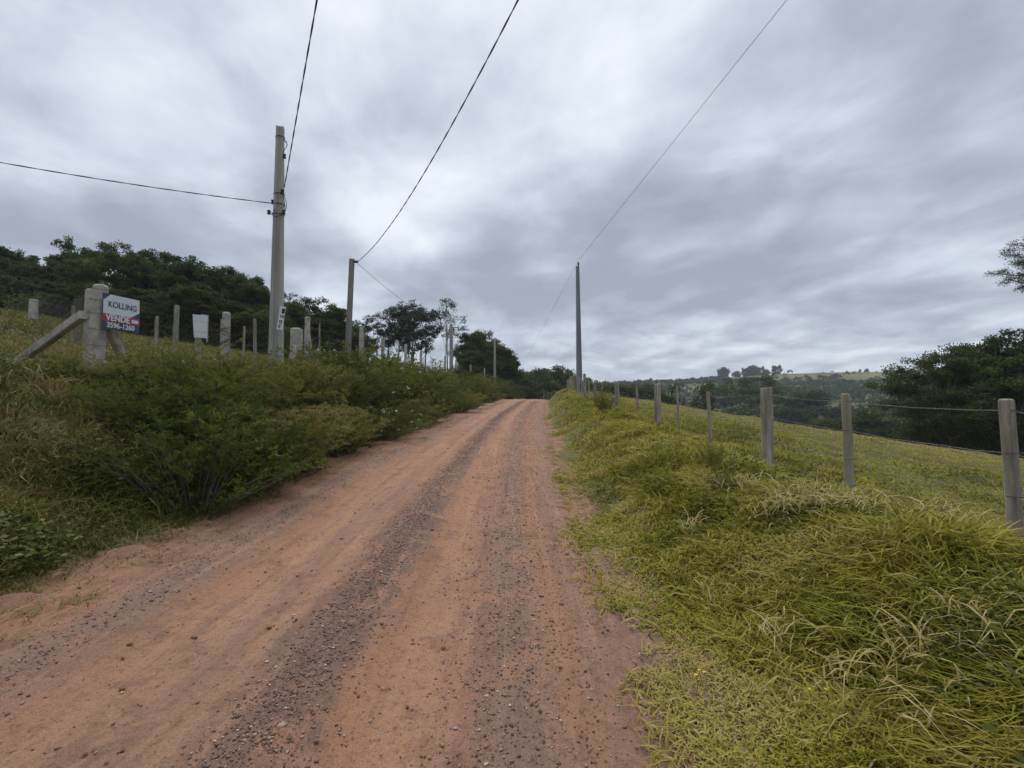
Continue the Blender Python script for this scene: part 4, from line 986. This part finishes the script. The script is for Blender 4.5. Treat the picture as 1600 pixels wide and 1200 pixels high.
def loop(pts, nm='drop_cable', r=.009):
    mb = MB(); P_ = [loc1(px, py, 12.85) for px, py in pts]
    out = []
    for i in range(len(P_) - 1):
        a, b = P_[max(i - 1, 0)], P_[i]; c, d_ = P_[i + 1], P_[min(i + 2, len(P_) - 1)]
        for t in (0, .25, .5, .75):
            out.append(.5 * ((2 * b) + (c - a) * t + (2 * a - 5 * b + 4 * c - d_) * t * t + (-a + 3 * b - 3 * c + d_) * t ** 3))
    out.append(P_[-1]); mb.tube(out, r, 5); mb.build(nm, M['cable'], p1)
loop([(442, 216), (446, 222), (449, 226), (446, 232), (443, 236), (444, 244), (447, 248)])
loop([(444, 218), (448, 222), (448, 228)]); loop([(443, 305), (447, 315), (447, 326), (443, 333), (444, 336)]); loop([(442, 306), (445, 318), (445, 330)])
loop([(424, 335), (428, 331), (429, 326)]); loop([(424, 335), (430, 338), (438, 337), (443, 333)])
# painted pole number on a small slanted plate
c = loc1(439.5, 497, 12.72); num = MB(); num.box((c[0], c[1], c[2]), (.14, .02, .62), Matrix.Rotation(.28, 3, 'Z') @ Matrix.Rotation(.12, 3, 'Y')); npl = num.build('number_plate', M['white'], p1)
mk = MB(); R_ = Matrix.Rotation(.28, 3, 'Z') @ Matrix.Rotation(.12, 3, 'Y')
for (x_, z_, a_, b_) in ((.025, .19, .075, .13), (.02, .045, .02, .07), (.055, .045, .02, .07), (-.02, .045, .02, .07), (.0, -.07, .08, .02), (.02, -.12, .02, .07), (-.02, -.12, .02, .06), (.0, -.22, .02, .09), (-.03, -.22, .015, .08)):
    mk.box(tuple(Vector(c) + R_ @ Vector((x_, -.013, z_))), (a_, .006, b_), R_)
o = mk.build('number_marks', M['black'], npl)

p2, o2, h2, l2 = tapered_pole('utility_pole', 'shorter brown-grey pole leaning right behind the left hedge', 541, 405, 23.5, .28, .25, M['pole_brown'], 9, chan=False)
c = Vector(P(556, 409, 23.3)) - o2; mb = MB(); mb.box(tuple(c), (.2, .08, .1)); mb.build('hook', M['black'], p2)
p3, o3, h3, l3 = tapered_pole('utility_pole', 'pale pole with a small side bracket in front of the round trees', 705, 507, 44, .34, .28, M['pole_concrete'], 0)
c = Vector(P(709, 512, 44)) - o3; mb = MB(); mb.box(tuple(c + Vector((.1, 0, 0))), (.6, .08, .08)); mb.box(tuple(c + Vector((.4, 0, .1))), (.06, .06, .25)); mb.build('bracket', M['black'], p3)
p4, o4, h4, l4 = tapered_pole('utility_pole', 'thin pale pole in front of the round trees nearest the bend', 773, 528, 58, .22, .2, M['pole_concrete'], 0)
p5, o5, h5, l5 = tapered_pole('utility_pole', 'tall blue-grey pole standing in the right fence line near the road crest', 905.5, 416, 34, .36, .20, M['pole_blue'], -3)
c = Vector(P(903, 412, 34)) - o5; mb = MB(); mb.loft([[(c[0] + .03 + math.cos(6.283 * k / 10) * r, c[1] + math.sin(6.283 * k / 10) * r, c[2] + z) for k in range(10)] for r, z in ((.03, -.3), (.03, -.1), (.08, -.08), (.05, 0), (.08, .06), (.03, .12))]); mb.build('insulator', M['black'], p5)
mb = MB()
for py in (601, 606): q = Vector(P(905, py, 34)) - o5; mb.tube([(q[0] + math.cos(a) * .21, q[1] + math.sin(a) * .17, q[2]) for a in np.linspace(0, 6.283, 13)], .02, 5, False)
mb.build('steel_bands', M['black'], p5)

def cable(name, label, A, Bp, samples, r, mt, ext=0, strands=2, group=None, seg=70, pitch=1.1):
    """A: world start; plan line A->Bp(xy); heights from parabola fitted through samples [(px,py)] lying on that plan line"""
    A = np.array(A, float); D = np.array(Bp, float) - A[:2]; L = np.linalg.norm(D); D /= L
    S, Z = [0], [A[2]]
    for px, py in samples:
        rr_ = ray(px, py); r2 = rr_[:2]; # A + D s = r2 k
        M_ = np.array([[D[0], -r2[0]], [D[1], -r2[1]]]); s_, k_ = np.linalg.solve(M_, -A[:2]); S.append(s_); Z.append(EYE + rr_[2] * k_)
    co = np.polyfit(S, Z, min(2, len(S) - 1)); print(name, 'S', np.round(S, 1), 'Z', np.round(Z, 2))
    if len(co) == 3 and co[0] < 0: co = np.polyfit(S, Z, 1)
    tot = max(S) + ext; ts = np.linspace(0, tot, seg); mb = MB()
    Nn = np.array([-D[1], D[0]])
    for k in range(strands):
        ph = k * math.pi * 2 / strands; rr2 = r * .75 if strands > 1 else 0; pts = []
        nn = int(tot / pitch * 8) if strands > 1 else seg
        for s_ in np.linspace(0, tot, max(nn, 12)):
            z = np.polyval(co, s_) if s_ <= max(S) or len(co) < 3 else np.polyval(co, s_)
            xy = A[:2] + D * s_ + Nn * math.cos(s_ / pitch * 6.283 + ph) * rr2; pts.append((xy[0], xy[1], z + math.sin(s_ / pitch * 6.283 + ph) * rr2))
        mb.tube(pts, r, 4, False)
    o = mb.build(name, mt, label=label, category='power line'); return o
cable('power_cable', 'twisted dark cable running up overhead from the tall left pole', P(444, 302, 12.9), (1.5, -1), [(458, 200), (469, 147), (483, 70), (497, 0)], .0085, M['cable'], ext=6)
cable('power_cable', 'twisted cable leaving the tall left pole toward the left edge', P(428, 318, 12.9), (-22, 6), [(320, 304), (240, 292), (110, 274), (0, 253)], .0085, M['cable'], ext=9)
cable('power_cable', 'thick twisted cable climbing overhead from the leaning pole', P(557, 409, 23.3), (3.5, 1.5), [(610, 357), (690, 215), (750, 112), (813, 0)], .0105, M['cable'], ext=7)
cable('power_cable', 'thin line dropping from the leaning pole toward the grove', P(557, 411, 23.5), tuple(P(705, 508, 44)[:2]), [(600, 445), (640, 478), (704, 508)], .012, M['cable_thin'], strands=1)
cable('power_cable', 'thin grey line rising overhead from the blue-grey pole on the right', P(903, 409, 34), (9.8, -4), [(985, 303), (1100, 160), (1232, 0)], .009, M['cable_thin'], ext=14, strands=1)
cable('power_cable', 'faint thin line falling from the blue-grey pole into the distance', P(903, 410, 34), (1.9, 105), [(858, 492), (822, 562)], .008, M['cable_thin'], strands=1, ext=20)

# ------------------------------------------------------------------ air
def haze():
    m = bpy.data.materials.new('haze_air'); m.use_nodes = True; n = N(m.node_tree)
    v = n.n('ShaderNodeVolumePrincipled', Color=(.80, .88, 1.0), Density=HAZE)
    n.t.links.new(v.outputs[0], n.n('ShaderNodeOutputMaterial').inputs['Volume'])
    mb = MB(); mb.box((0, 0, 0), (7700, 7700, 260)); o = mb.build('haze', m, label='thin pale air haze over the valley', kind='stuff', category='haze'); o.location = (0, 0, 20)
HAZE = .00032
haze()
